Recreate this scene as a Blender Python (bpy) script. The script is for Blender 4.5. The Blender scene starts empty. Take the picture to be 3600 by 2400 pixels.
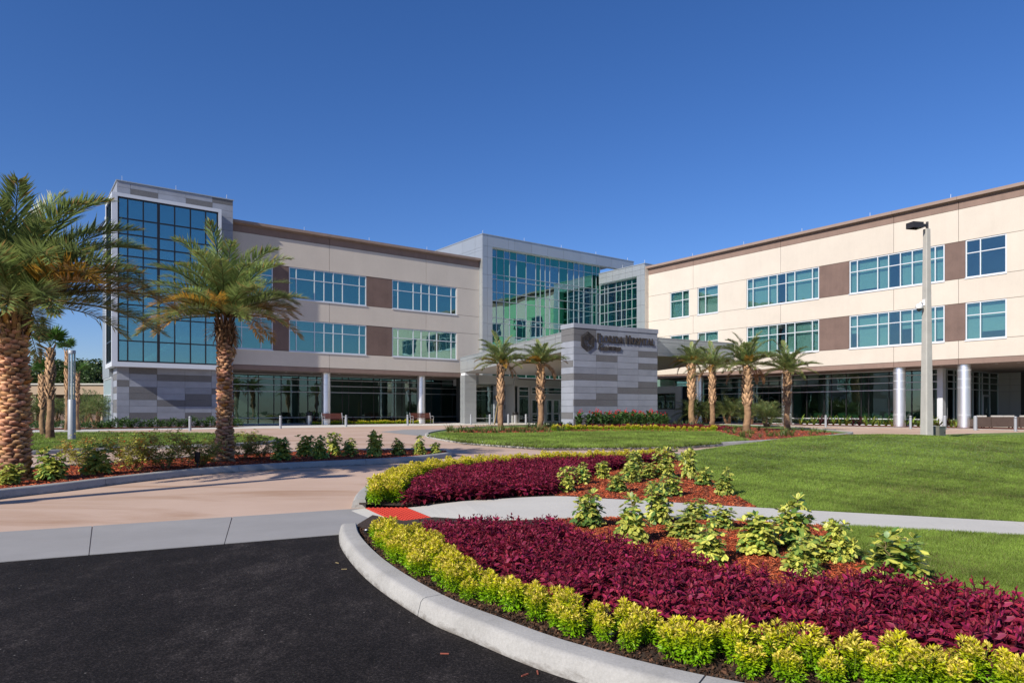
import bpy, math, random
import numpy as np
from mathutils import Vector, Matrix

R = math.radians
random.seed(7)
scene = bpy.context.scene
COL = scene.collection

# ---------------------------------------------------------------- camera
EYE, FPX, CX, HY = 1.15, 2400.0, 1800.0, 1442.0      # eye height (m); focal length, centre column and horizon row of the survey (3600 x 2400)
cam_d = bpy.data.cameras.new('camera')
cam_d.sensor_width = 36.0
cam_d.lens = 24.0
cam_d.shift_y = (HY - 1200.0) / 3600.0
cam_d.clip_start = 0.05
cam_d.clip_end = 3000.0
cam = bpy.data.objects.new('camera', cam_d)
cam.location = (0, 0, EYE)
cam.rotation_euler = (R(90), 0, 0)
COL.objects.link(cam)
scene.camera = cam

# ---------------------------------------------------------------- light
SUN_EL = R(33.0)
SUN_DIR = Vector((math.cos(R(49.0)) * math.cos(SUN_EL), math.sin(R(49.0)) * math.cos(SUN_EL), -math.sin(SUN_EL)))  # the way light travels
world = bpy.data.worlds.new('World')
scene.world = world
world.use_nodes = True
nt = world.node_tree
nt.nodes.clear()
wo = nt.nodes.new('ShaderNodeOutputWorld')
bg = nt.nodes.new('ShaderNodeBackground')
sky = nt.nodes.new('ShaderNodeTexSky')
sky.sky_type = 'NISHITA'
sky.sun_disc = False
sky.sun_elevation = SUN_EL
sky.sun_rotation = math.atan2(-SUN_DIR.x, -SUN_DIR.y)
sky.altitude = 0.0
sky.air_density = 1.0
sky.dust_density = 0.3
sky.ozone_density = 4.0
bg.inputs['Strength'].default_value = 0.088
hs = nt.nodes.new('ShaderNodeHueSaturation')      # polarised, deep blue sky all round
hs.inputs['Saturation'].default_value = 1.19
wb = nt.nodes.new('ShaderNodeMix')
wb.data_type = 'RGBA'
wb.blend_type = 'MULTIPLY'
wb.inputs[0].default_value = 1.0
wb.inputs[7].default_value = (0.84, 0.86, 1.12, 1)
nt.links.new(sky.outputs[0], hs.inputs['Color'])
nt.links.new(hs.outputs[0], wb.inputs[6])
nt.links.new(wb.outputs[2], bg.inputs['Color'])
nt.links.new(bg.outputs[0], wo.inputs['Surface'])
sun_d = bpy.data.lights.new('sun', 'SUN')
sun_d.energy = 4.9
sun_d.angle = R(0.53)
sun_d.color = (1.0, 0.92, 0.80)
sun = bpy.data.objects.new('sun', sun_d)
sun.rotation_euler = SUN_DIR.to_track_quat('-Z', 'Y').to_euler()
sun.location = (-20, -20, 30)
COL.objects.link(sun)
vs = scene.view_settings
vs.view_transform = 'Standard'
vs.look = 'None'
vs.exposure = 0.35
vs.gamma = 1.0
vs.use_curve_mapping = False

# ---------------------------------------------------------------- survey helpers
TH = R(53.5)
S_, C_ = math.sin(TH), math.cos(TH)
TW = R(59.3)
SW, CW = math.sin(TW), math.cos(TW)
RZ_B = R(90) - TH          # heading of the two wings
RZ_W = R(90) - TW          # heading of the canopy and the sign wall

def G(px, py, z=0.0):      # ground point (height z) seen at survey pixel
    Y = (EYE - z) * FPX / (py - HY)
    return Vector(((px - CX) / FPX * Y, Y, z))

def on_v(px, v):           # position u along a wall v = const
    t = (px - CX) / FPX
    Y = v / (S_ - C_ * t)
    return Y * (S_ * t + C_)

def on_u(px, u):           # position v along a wall u = const
    t = (px - CX) / FPX
    Y = u / (S_ * t + C_)
    return Y * (S_ - C_ * t)

def B2W(u, v, z=0.0):
    return Vector((u * S_ - v * C_, u * C_ + v * S_, z))

def W2W(a, b, z=0.0):
    return Vector((a * SW - b * CW, a * CW + b * SW, z))

def smooth_line(pts, n=8, closed=False):
    P = [Vector(p) for p in pts]
    out = []
    m = len(P)
    rng = range(m if closed else m - 1)
    for i in rng:
        if closed:
            p0, p1, p2, p3 = P[(i - 1) % m], P[i], P[(i + 1) % m], P[(i + 2) % m]
        else:
            p0, p1, p2, p3 = P[max(i - 1, 0)], P[i], P[i + 1], P[min(i + 2, m - 1)]
        for k in range(n):
            t = k / n
            out.append(0.5 * ((2 * p1) + (p2 - p0) * t + (2 * p0 - 5 * p1 + 4 * p2 - p3) * t * t + (3 * p1 - p0 - 3 * p2 + p3) * t ** 3))
    if not closed:
        out.append(P[-1].copy())
    return out

def inside(x, y, poly):
    r = False
    j = len(poly) - 1
    for i in range(len(poly)):
        xi, yi, xj, yj = poly[i][0], poly[i][1], poly[j][0], poly[j][1]
        if (yi > y) != (yj > y) and x < (xj - xi) * (y - yi) / (yj - yi) + xi:
            r = not r
        j = i
    return r

def inside_np(x, y, poly):
    r = np.zeros(len(x), bool)
    j = len(poly) - 1
    for i in range(len(poly)):
        xi, yi, xj, yj = poly[i][0], poly[i][1], poly[j][0], poly[j][1]
        if yi != yj:
            r ^= ((yi > y) != (yj > y)) & (x < (xj - xi) * (y - yi) / (yj - yi) + xi)
        j = i
    return r

# ---------------------------------------------------------------- materials
MATS = {}
def _new(name):
    m = bpy.data.materials.new(name)
    m.use_nodes = True
    MATS[name] = m
    return m, m.node_tree, m.node_tree.nodes['Principled BSDF']

def noise(nt, scale, detail=4.0, rough=0.6, stretch=None, coord='pos', dist=0.0):
    n = nt.nodes.new('ShaderNodeTexNoise')
    n.inputs['Scale'].default_value = scale
    n.inputs['Detail'].default_value = detail
    n.inputs['Roughness'].default_value = rough
    n.inputs['Distortion'].default_value = dist
    g = nt.nodes.new('ShaderNodeNewGeometry')
    src = g.outputs['Position']
    if stretch:
        mp = nt.nodes.new('ShaderNodeMapping')
        mp.inputs['Scale'].default_value = stretch[:3]
        if len(stretch) > 3:
            mp.inputs['Rotation'].default_value[2] = stretch[3]
        nt.links.new(src, mp.inputs['Vector'])
        src = mp.outputs[0]
    nt.links.new(src, n.inputs['Vector'])
    return n.outputs['Fac']

def ramp(nt, fac, stops):
    r = nt.nodes.new('ShaderNodeValToRGB')
    e = r.color_ramp.elements
    while len(e) < len(stops):
        e.new(0.5)
    for k, (p, c) in enumerate(stops):
        e[k].position = p
        e[k].color = (*c, 1)
    nt.links.new(fac, r.inputs[0])
    return r.outputs[0]

def mixc(nt, fac, a, b, mode='MIX'):
    m = nt.nodes.new('ShaderNodeMix')
    m.data_type = 'RGBA'
    m.blend_type = mode
    for sock, val in ((0, fac), (6, a), (7, b)):
        if hasattr(val, 'is_linked') or hasattr(val, 'links'):
            nt.links.new(val, m.inputs[sock])
        elif sock == 0:
            m.inputs[0].default_value = val
        else:
            m.inputs[sock].default_value = (*val, 1)
    return m.outputs[2]

def bump(nt, bsdf, h, strength, dist=0.02):
    b = nt.nodes.new('ShaderNodeBump')
    b.inputs['Strength'].default_value = strength
    b.inputs['Distance'].default_value = dist
    nt.links.new(h, b.inputs['Height'])
    nt.links.new(b.outputs[0], bsdf.inputs['Normal'])

def simple(name, col, rough=0.6, var=0.12, vscale=1.5, fine=0.08, fscale=60, bumpk=0.15, metal=0.0, spec=0.5, stretch=None, objvar=0.0, streak=0.0):
    m, t, b = _new(name)
    n1 = noise(t, vscale, 5, 0.65, stretch)
    c1 = ramp(t, n1, [(0.3, tuple(c * (1 - var) for c in col)), (0.7, tuple(min(1, c * (1 + var)) for c in col))])
    n2 = noise(t, fscale, 3, 0.6)
    f = ramp(t, n2, [(0.3, (1 - fine,) * 3), (0.7, (1 + fine,) * 3)])
    c = mixc(t, 1.0, c1, f, 'MULTIPLY')
    if objvar:
        oi = t.nodes.new('ShaderNodeObjectInfo')
        c = mixc(t, 1.0, c, ramp(t, oi.outputs['Random'], [(0, (1 - objvar,) * 3), (1, (1 + objvar,) * 3)]), 'MULTIPLY')
    if streak:                                   # rain streaks running down the wall
        ns = noise(t, 1.0, 5, 0.7, (2.6, 2.6, 0.12))
        c = mixc(t, 1.0, c, ramp(t, ns, [(0.42, (1.0,) * 3), (0.72, (1 - streak,) * 3)]), 'MULTIPLY')
    t.links.new(c, b.inputs['Base Color'])
    b.inputs['Roughness'].default_value = rough
    b.inputs['Metallic'].default_value = metal
    b.inputs['Specular IOR Level'].default_value = spec
    if bumpk:
        bump(t, b, n2, bumpk, 0.01)
    return m

def leafmat(name, trans=0.35, rough=0.45, spec=0.4, var=0.25, hue=None):
    m, t, b = _new(name)
    a = t.nodes.new('ShaderNodeAttribute')
    a.attribute_name = 'col'
    oi = t.nodes.new('ShaderNodeObjectInfo')
    f = ramp(t, oi.outputs['Random'], [(0.0, (1 - var,) * 3), (1.0, (1 + var, 1 + var * 0.9, 1 + var * 0.6))])
    c = mixc(t, 1.0, a.outputs['Color'], f, 'MULTIPLY')
    t.links.new(c, b.inputs['Base Color'])
    b.inputs['Roughness'].default_value = rough
    b.inputs['Specular IOR Level'].default_value = spec
    tr = t.nodes.new('ShaderNodeBsdfTranslucent')
    t.links.new(c, tr.inputs['Color'])
    mx = t.nodes.new('ShaderNodeMixShader')
    mx.inputs[0].default_value = trans
    t.links.new(b.outputs[0], mx.inputs[1])
    t.links.new(tr.outputs[0], mx.inputs[2])
    t.links.new(mx.outputs[0], t.nodes['Material Output'].inputs['Surface'])
    return m

def glassmat(name, tint, refl_col, base=0.25, wave=0.02, wscale=0.9):
    m, t, b = _new(name)
    t.nodes.remove(b)
    tr = t.nodes.new('ShaderNodeBsdfTransparent')
    tr.inputs['Color'].default_value = (*tint, 1)
    gl = t.nodes.new('ShaderNodeBsdfGlossy')
    gl.inputs['Color'].default_value = (*refl_col, 1)
    gl.inputs['Roughness'].default_value = 0.0
    fr = t.nodes.new('ShaderNodeFresnel')
    fr.inputs['IOR'].default_value = 1.5
    mr = t.nodes.new('ShaderNodeMapRange')
    mr.inputs[1].default_value = 0.04
    mr.inputs[2].default_value = 1.0
    mr.inputs[3].default_value = base
    mr.inputs[4].default_value = 1.0
    t.links.new(fr.outputs[0], mr.inputs[0])
    n1 = noise(t, wscale, 2, 0.5)
    bp = t.nodes.new('ShaderNodeBump')
    bp.inputs['Strength'].default_value = 1.0
    bp.inputs['Distance'].default_value = wave
    t.links.new(n1, bp.inputs['Height'])
    t.links.new(bp.outputs[0], gl.inputs['Normal'])
    mx = t.nodes.new('ShaderNodeMixShader')
    t.links.new(mr.outputs[0], mx.inputs[0])
    t.links.new(tr.outputs[0], mx.inputs[1])
    t.links.new(gl.outputs[0], mx.inputs[2])
    t.links.new(mx.outputs[0], t.nodes['Material Output'].inputs['Surface'])
    return m

# buildings
simple('cream', (0.52, 0.472, 0.412), 0.85, 0.045, 0.5, 0.04, 22, 0.15, objvar=0.02, streak=0.03)
simple('brown_band', (0.21, 0.145, 0.12), 0.85, 0.08, 1.2, 0.05, 35, 0.12, objvar=0.03, streak=0.1)
simple('brown', (0.15, 0.100, 0.085), 0.85, 0.14, 0.9, 0.08, 25, 0.15, objvar=0.04, streak=0.12)
simple('joint_dark', (0.22, 0.17, 0.13), 0.9, 0.05, 1, 0, 10, 0)
simple('metal_panel', (0.40, 0.43, 0.45), 0.38, 0.03, 0.8, 0.02, 80, 0, 0.55, objvar=0.03)
simple('panel_joint', (0.62, 0.65, 0.68), 0.5, 0.02, 1, 0, 10, 0)
simple('alu', (0.46, 0.49, 0.53), 0.4, 0.02, 1, 0, 10, 0, 0.6)
simple('alu_white', (0.62, 0.65, 0.69), 0.4, 0.02, 1, 0, 10, 0, 0.25)
simple('black_mullion', (0.012, 0.012, 0.014), 0.35, 0.02, 1, 0, 10, 0)
simple('stone_light', (0.245, 0.268, 0.318), 0.55, 0.12, 0.9, 0.05, 60, 0.08, objvar=0.07)
simple('stone_mid', (0.222, 0.243, 0.288), 0.5, 0.12, 1.1, 0.05, 60, 0.08, objvar=0.07)
simple('stone_dark', (0.118, 0.12, 0.128), 0.75, 0.06, 1.2, 0.4, 45, 0.5)
simple('grey_wall', (0.30, 0.31, 0.31), 0.6, 0.03, 1, 0.02, 50, 0.05)
simple('column_metal', (0.86, 0.86, 0.88), 0.33, 0.02, 0.8, 0, 10, 0, 0.9)
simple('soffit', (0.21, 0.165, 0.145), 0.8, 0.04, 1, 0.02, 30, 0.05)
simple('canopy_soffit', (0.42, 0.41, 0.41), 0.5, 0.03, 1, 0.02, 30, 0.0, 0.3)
simple('blind', (0.56, 0.60, 0.58), 0.9, 0.02, 1, 0.02, 60, 0)
simple('room', (0.24, 0.27, 0.25), 0.8, 0.1, 0.6, 0.05, 20, 0)
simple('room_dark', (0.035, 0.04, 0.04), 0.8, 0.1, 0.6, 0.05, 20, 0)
simple('room_light', (0.45, 0.50, 0.48), 0.8, 0.1, 0.6, 0.05, 20, 0)
simple('roof', (0.45, 0.44, 0.42), 0.9)
simple('bronze', (0.055, 0.047, 0.044), 0.35, 0.05, 3, 0, 10, 0, 0.35)
simple('beige_wall', (0.36, 0.27, 0.19), 0.85, 0.06, 1)
glassmat('glass_blue', (0.62, 0.80, 0.78), (0.50, 0.80, 0.74), 0.30, 0.004, 0.8)
glassmat('glass_tower', (0.58, 0.80, 0.80), (0.56, 0.84, 0.82), 0.40, 0.004, 0.6)
glassmat('glass_clear_teal', (0.66, 0.80, 0.78), (0.62, 0.80, 0.78), 0.20, 0.006, 0.9)
glassmat('glass_store', (0.46, 0.60, 0.55), (0.62, 0.78, 0.74), 0.15, 0.005, 0.7)
glassmat('glass_atrium_blue', (0.22, 0.46, 0.46), (0.46, 0.74, 0.74), 0.42, 0.012, 0.55)
glassmat('glass_atrium_green', (0.05, 0.50, 0.36), (0.22, 0.70, 0.52), 0.40, 0.012, 0.55)
glassmat('glass_bay_green', (0.20, 0.82, 0.60), (0.34, 0.80, 0.62), 0.24, 0.012, 0.55)
glassmat('glass_lamp', (0.75, 0.82, 0.85), (0.9, 0.95, 1.0), 0.12, 0.0)
# grounds
simple('road_conc_grey', (0.275, 0.27, 0.265), 0.85, 0.08, 1.2, 0.06, 120, 0.12)
simple('walk_conc', (0.52, 0.505, 0.455), 0.85, 0.06, 1.0, 0.05, 140, 0.12)
simple('walk_white', (0.60, 0.575, 0.53), 0.85, 0.05, 1.0, 0.04, 80, 0.1)
simple('tactile', (0.47, 0.05, 0.032), 0.9, 0.08, 2, 0.05, 80, 0.1, 0.0, 0.2)
simple('soil', (0.040, 0.023, 0.014), 0.95, 0.35, 5, 0.5, 120, 0.9)
simple('mulch_bed', (0.20, 0.042, 0.018), 0.95, 0.3, 6, 0.5, 90, 0.9)
simple('lawn_base', (0.11, 0.17, 0.03), 0.95, 0.25, 1.2, 0.35, 60, 0.6)
simple('ground_far', (0.07, 0.09, 0.03), 0.95, 0.3, 0.2, 0.3, 20, 0.3)
def m_kerb():
    m, t, b = _new('kerb_conc')
    n1 = noise(t, 2.4, 8, 0.7)
    c = ramp(t, n1, [(0.3, (0.27, 0.265, 0.25)), (0.5, (0.33, 0.325, 0.31)), (0.75, (0.385, 0.38, 0.36))])
    n2 = noise(t, 70, 4, 0.7)
    c = mixc(t, 1.0, c, ramp(t, n2, [(0.3, (0.88,) * 3), (0.7, (1.1,) * 3)]), 'MULTIPLY')
    n3 = noise(t, 7, 8, 0.75, (1, 1, 3))
    g = t.nodes.new('ShaderNodeNewGeometry')
    sx = t.nodes.new('ShaderNodeSeparateXYZ')
    t.links.new(g.outputs['Position'], sx.inputs[0])
    mr = t.nodes.new('ShaderNodeMapRange')          # splashed dirt low on the face
    mr.inputs[1].default_value, mr.inputs[2].default_value, mr.inputs[3].default_value, mr.inputs[4].default_value = 0.0, 0.05, 0.30, 0.0
    t.links.new(sx.outputs[2], mr.inputs[0])
    ad = t.nodes.new('ShaderNodeMath'); ad.operation = 'ADD'
    t.links.new(n3, ad.inputs[0]); t.links.new(mr.outputs[0], ad.inputs[1])
    c = mixc(t, ramp(t, ad.outputs[0], [(0.62, (0,) * 3), (0.85, (0.75,) * 3)]), c, (0.10, 0.085, 0.07))
    t.links.new(c, b.inputs['Base Color'])
    b.inputs['Roughness'].default_value = 0.88
    bump(t, b, n2, 0.3, 0.006)
m_kerb()
def m_asphalt():
    m, t, b = _new('asphalt')
    n1 = noise(t, 1.3, 10, 0.82, (1.0, 0.5, 1.0, R(-12)))
    c1 = ramp(t, n1, [(0.34, (0.011, 0.0095, 0.009)), (0.52, (0.022, 0.0185, 0.0175)), (0.70, (0.062, 0.053, 0.049))])
    n2 = noise(t, 95, 3, 0.7)
    c2 = ramp(t, n2, [(0.35, (0.32,) * 3), (0.56, (0.95,) * 3), (0.72, (3.0,) * 3)])
    c = mixc(t, 1.0, c1, c2, 'MULTIPLY')
    v = t.nodes.new('ShaderNodeTexVoronoi')
    v.inputs['Scale'].default_value = 9.0
    g = t.nodes.new('ShaderNodeNewGeometry')
    t.links.new(g.outputs['Position'], v.inputs['Vector'])
    sp = ramp(t, v.outputs['Distance'], [(0.0, (1,) * 3), (0.035, (1,) * 3), (0.05, (0,) * 3)])
    c = mixc(t, sp, c, (0.16, 0.15, 0.14))
    t.links.new(c, b.inputs['Base Color'])
    b.inputs['Roughness'].default_value = 0.8
    b.inputs['Specular IOR Level'].default_value = 0.12
    bump(t, b, n2, 0.6, 0.006)
m_asphalt()
def m_pink():
    m, t, b = _new('pink_concrete')
    n1 = noise(t, 0.5, 5, 0.6)
    c1 = ramp(t, n1, [(0.3, (0.46, 0.325, 0.245)), (0.7, (0.53, 0.39, 0.305))])
    n2 = noise(t, 0.55, 6, 0.62, (0.35, 1.6, 1.0, R(8)), dist=0.6)
    st = ramp(t, n2, [(0.50, (0,) * 3), (0.72, (0.85,) * 3)])
    c = mixc(t, st, c1, (0.30, 0.165, 0.085))
    n3 = noise(t, 90, 3, 0.6)
    f = ramp(t, n3, [(0.3, (0.93,) * 3), (0.7, (1.06,) * 3)])
    c = mixc(t, 1.0, c, f, 'MULTIPLY')
    t.links.new(c, b.inputs['Base Color'])
    b.inputs['Roughness'].default_value = 0.85
    bump(t, b, n3, 0.1, 0.005)
m_pink()
# vegetation and small things
leafmat('leaf', 0.30, 0.42, 0.45, 0.18)
leafmat('palm_leaf', 0.38, 0.40, 0.5, 0.22)
leafmat('coleus_leaf', 0.25, 0.55, 0.25, 0.18)
leafmat('gold_leaf', 0.35, 0.45, 0.35, 0.10)
leafmat('grass', 0.30, 0.55, 0.3, 0.0)
leafmat('chip', 0.0, 0.85, 0.2, 0.0)
leafmat('petal', 0.3, 0.6, 0.2, 0.1)
simple('bark', (0.20, 0.115, 0.065), 0.95, 0.35, 4, 0.3, 40, 0.8)
leafmat('bark_col', 0.0, 0.9, 0.15, 0.05)
simple('twig', (0.22, 0.17, 0.08), 0.8, 0.2, 8)
simple('wood_slat', (0.11, 0.030, 0.016), 0.5, 0.2, 3, 0.1, 60, 0.05, 0, 0.5)
simple('bench_metal', (0.45, 0.45, 0.46), 0.4, 0.03, 3, 0, 10, 0, 0.7)
simple('steel', (0.55, 0.54, 0.52), 0.3, 0.03, 3, 0.03, 60, 0, 0.9, 0.5, (8, 8, 0.4))
simple('dark_metal', (0.045, 0.042, 0.042), 0.4, 0.05, 3, 0, 10, 0, 0.4)
simple('bollard_grey', (0.29, 0.31, 0.34), 0.5, 0.04, 3, 0.02, 40, 0, 0.2)
simple('pole_conc', (0.37, 0.36, 0.335), 0.9, 0.08, 3, 0.12, 90, 0.25)
simple('cabinet', (0.16, 0.16, 0.13), 0.5, 0.15, 3, 0.05, 60, 0.05, 0.3)
simple('white_plastic', (0.72, 0.72, 0.73), 0.35, 0.02, 3, 0, 10, 0)
simple('wicker', (0.075, 0.052, 0.042), 0.7, 0.1, 3, 0.35, 60, 0.6)
simple('cushion', (0.46, 0.44, 0.41), 0.9, 0.03, 3, 0.03, 60, 0.05)
simple('black_plastic', (0.015, 0.015, 0.016), 0.4, 0.02, 3, 0, 10, 0)
simple('red_paint', (0.24, 0.06, 0.035), 0.8)
simple('stripe_green', (0.16, 0.28, 0.15), 0.8, 0.4, 6, 0.1, 40, 0, 0, 0.3, (6, 6, 0.05))
# ---------------------------------------------------------------- object helpers
def link(o, parent=None):
    COL.objects.link(o)
    if parent is not None:
        o.parent = parent
    return o

def tag(o, label=None, cat=None, group=None, kind=None):
    for k, v in (('label', label), ('category', cat), ('group', group), ('kind', kind)):
        if v:
            o[k] = v
    return o

def thing(name, label, cat, loc=(0, 0, 0), rz=0.0, group=None, kind=None):
    o = bpy.data.objects.new(name, None)
    o.empty_display_size = 0.3
    o.location = loc
    o.rotation_euler = (0, 0, rz)
    link(o)
    return tag(o, label, cat, group, kind)

def copy_tree(o, parent=None, loc=None, rz=None, sc=None, label=None):
    c = o.copy()
    COL.objects.link(c)
    c.parent = parent
    if loc is not None:
        c.location = loc
    if rz is not None:
        c.rotation_euler = (0, 0, rz)
    if sc is not None:
        c.scale = (sc, sc, sc) if not hasattr(sc, '__len__') else sc
    if label:
        c['label'] = label
    for ch in list(o.children):
        copy_tree(ch, c)
    return c

class MB:
    def __init__(s, org=(0, 0, 0)):
        s.v, s.f, s.m, s.o = [], [], [], org
    def add(s, vs, fs, mi=0):
        n = len(s.v)
        s.v += [(p[0] - s.o[0], p[1] - s.o[1], p[2] - s.o[2]) for p in vs]
        s.f += [tuple(n + i for i in f) for f in fs]
        s.m += [mi] * len(fs)
        return s
    def box(s, x0, x1, y0, y1, z0, z1, mi=0):
        return s.add([(x0, y0, z0), (x1, y0, z0), (x1, y1, z0), (x0, y1, z0), (x0, y0, z1), (x1, y0, z1), (x1, y1, z1), (x0, y1, z1)],
                     [(0, 3, 2, 1), (4, 5, 6, 7), (0, 1, 5, 4), (1, 2, 6, 5), (2, 3, 7, 6), (3, 0, 4, 7)], mi)
    def hexa(s, p, mi=0):   # eight corners, bottom ring then top ring
        return s.add(p, [(0, 3, 2, 1), (4, 5, 6, 7), (0, 1, 5, 4), (1, 2, 6, 5), (2, 3, 7, 6), (3, 0, 4, 7)], mi)
    def prism(s, poly, z0, z1, mi=0):
        n = len(poly)
        vs = [(p[0], p[1], z0) for p in poly] + [(p[0], p[1], z1) for p in poly]
        return s.add(vs, [tuple(range(n - 1, -1, -1)), tuple(range(n, 2 * n))] + [(i, (i + 1) % n, n + (i + 1) % n, n + i) for i in range(n)], mi)
    def tube(s, path, rad, seg=8, mi=0, cap=True):
        P = [Vector(p) for p in path]
        if not hasattr(rad, '__len__'):
            rad = [rad] * len(P)
        vs = []
        up = Vector((0, 0, 1))
        for i, p in enumerate(P):
            d = (P[min(i + 1, len(P) - 1)] - P[max(i - 1, 0)]).normalized()
            x = d.cross(up if abs(d.z) < 0.95 else Vector((0, 1, 0))).normalized()
            y = d.cross(x)
            for k in range(seg):
                a = 2 * math.pi * k / seg
                vs.append(p + (x * math.cos(a) + y * math.sin(a)) * rad[i])
        fs = []
        for i in range(len(P) - 1):
            for k in range(seg):
                a, b = i * seg + k, i * seg + (k + 1) % seg
                fs.append((a, a + seg, b + seg, b))
        if cap:
            fs.append(tuple(range(seg)))
            fs.append(tuple(range((len(P) - 1) * seg + seg - 1, (len(P) - 1) * seg - 1, -1)))
        return s.add(vs, fs, mi)
    def lathe(s, prof, seg=16, cx=0, cy=0, mi=0):
        vs, fs = [], []
        for r, z in prof:
            for k in range(seg):
                a = 2 * math.pi * k / seg
                vs.append((cx + r * math.cos(a), cy + r * math.sin(a), z))
        for i in range(len(prof) - 1):
            for k in range(seg):
                a, b = i * seg + k, i * seg + (k + 1) % seg
                fs.append((a, b, b + seg, a + seg))
        fs.append(tuple(range(seg - 1, -1, -1)))
        n = (len(prof) - 1) * seg
        fs.append(tuple(range(n, n + seg)))
        return s.add(vs, fs, mi)
    def mesh(s, name, mats, smooth=False):
        me = bpy.data.meshes.new(name)
        me.from_pydata(s.v, [], s.f)
        for mt in (mats if isinstance(mats, (list, tuple)) else [mats]):
            me.materials.append(MATS[mt])
        if any(s.m):
            me.polygons.foreach_set('material_index', s.m)
        if smooth:
            me.polygons.foreach_set('use_smooth', [True] * len(s.f))
            if smooth != 'all':
                me.set_sharp_from_angle(angle=R(40))
        me.update()
        return me
    def build(s, name, mats, parent=None, smooth=False, loc=None):
        o = bpy.data.objects.new(name, s.mesh(name, mats, smooth))
        if loc is not None:
            o.location = loc
        return link(o, parent)

_cubes = {}
def cube_mesh(mat, name):
    k = (mat, name)
    if k not in _cubes:
        me = MB().box(0, 1, 0, 1, 0, 1).mesh(name, mat)
        _cubes[k] = me
    return _cubes[k]

def piece(name, mat, parent, org, x0, x1, y0, y1, z0, z1):    # a box piece sharing one mesh with its kind
    o = bpy.data.objects.new(name, cube_mesh(mat, name))
    o.location = (x0 - org[0], y0 - org[1], z0 - org[2])
    o.scale = (x1 - x0, y1 - y0, z1 - z0)
    return link(o, parent)

def npmesh(name, V, F, mat, cols=None, smooth=False):
    V = np.ascontiguousarray(V, np.float32)
    F = np.ascontiguousarray(F, np.int32)
    me = bpy.data.meshes.new(name)
    nf, k = F.shape
    me.vertices.add(len(V))
    me.vertices.foreach_set('co', V.ravel())
    me.loops.add(nf * k)
    me.loops.foreach_set('vertex_index', F.ravel())
    me.polygons.add(nf)
    me.polygons.foreach_set('loop_start', np.arange(0, nf * k, k, dtype=np.int32))
    if smooth:
        me.polygons.foreach_set('use_smooth', np.ones(nf, bool))
    me.materials.append(MATS[mat])
    me.update(calc_edges=True)
    if cols is not None:
        at = me.color_attributes.new('col', 'FLOAT_COLOR', 'POINT')
        c4 = np.ones((len(V), 4), np.float32)
        c4[:, :3] = cols
        at.data.foreach_set('color', c4.ravel())
    return me

def obj(name, me, parent=None, loc=None, rz=0.0, sc=1.0):
    o = bpy.data.objects.new(name, me)
    if loc is not None:
        o.location = loc
    o.rotation_euler = (0, 0, rz)
    o.scale = (sc, sc, sc) if not hasattr(sc, '__len__') else sc
    return link(o, parent)

def rotmats(az, pitch, roll):          # template +X axis turned to azimuth / pitch, rolled round itself
    ca, sa, cp, sp, cr, sr = np.cos(az), np.sin(az), np.cos(pitch), np.sin(pitch), np.cos(roll), np.sin(roll)
    M = np.empty((len(az), 3, 3))
    fx = np.stack([ca * cp, sa * cp, sp], 1)
    sy = np.stack([-sa, ca, np.zeros_like(ca)], 1)
    uz = np.cross(fx, sy)
    M[:, :, 0] = fx
    M[:, :, 1] = sy * cr[:, None] + uz * sr[:, None]
    M[:, :, 2] = uz * cr[:, None] - sy * sr[:, None]
    return M

def stamp(tv, tf, P, M, sc, tcol=None, icol=None):
    N, n = len(P), len(tv)
    if sc.ndim == 1:
        sc = sc[:, None].repeat(3, 1)
    L = tv[None] * sc[:, None, :]
    V = np.einsum('nij,nkj->nki', M, L) + P[:, None, :]
    F = tf[None] + (np.arange(N) * n)[:, None, None]
    C = None
    if icol is not None:
        t = np.ones((n, 3)) if tcol is None else tcol
        C = (icol[:, None, :] * t[None]).reshape(-1, 3)
    return V.reshape(-1, 3), F.reshape(-1, tf.shape[1]), C

class NP:
    def __init__(s):
        s.V, s.F, s.C, s.n = [], [], [], 0
    def add(s, V, F, C):
        s.V.append(V); s.F.append(F + s.n); s.C.append(C)
        s.n += len(V)
    def mesh(s, name, mat, smooth=False):
        return npmesh(name, np.concatenate(s.V), np.concatenate(s.F), mat, np.concatenate(s.C), smooth)

def sheet(name, pts, z, mat, parent=None, kind='structure'):
    m = MB().add([(p[0], p[1], z if z is not None else p[2]) for p in pts], [tuple(range(len(pts)))])
    o = m.build(name, mat, parent)
    me = o.data
    if me.polygons[0].normal.z < 0:
        me.flip_normals()
    if parent is None and kind:
        o['kind'] = kind
    return o

# ---------------------------------------------------------------- ground
sheet('ground', [(-900, -60), (900, -60), (900, 1500), (-900, 1500)], -0.012, 'ground_far')
drive = sheet('drive', [(-75, -30), (70, -30), (70, 62), (-75, 62)], 0.0, 'pink_concrete')

# asphalt of the car park, and the grey concrete band across the drive
cw_t = [G(0, 1872), G(620, 1832), G(1232, 1791)]
cw_b = [G(0, 1977.5), G(600, 1926), G(1194, 1880)]
def ext(a, b, t):
    return a + (b - a) * t
cw_tL, cw_bL = ext(cw_t[2], cw_t[0], 4.0), ext(cw_b[2], cw_b[0], 4.0)
kerb_out = [G(*p) for p in ((1190, 1878), (1196, 1922), (1250, 1999), (1341, 2081), (1500, 2185), (1650, 2252), (1848, 2337), (2029, 2400), (2300, 2480), (2700, 2570), (3300, 2670), (4300, 2760))]
kerb_front = smooth_line(kerb_out, 6)
asph = [cw_bL] + [cw_b[1], cw_b[2]] + [Vector(p) for p in kerb_front] + [Vector((4.0, -25, 0)), Vector((-45, -25, 0))]
sheet('car_park', asph, 0.004, 'asphalt')
band = thing('crosswalk_band', None, None, cw_t[2], 0, kind='structure')
bo = band.location
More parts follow.
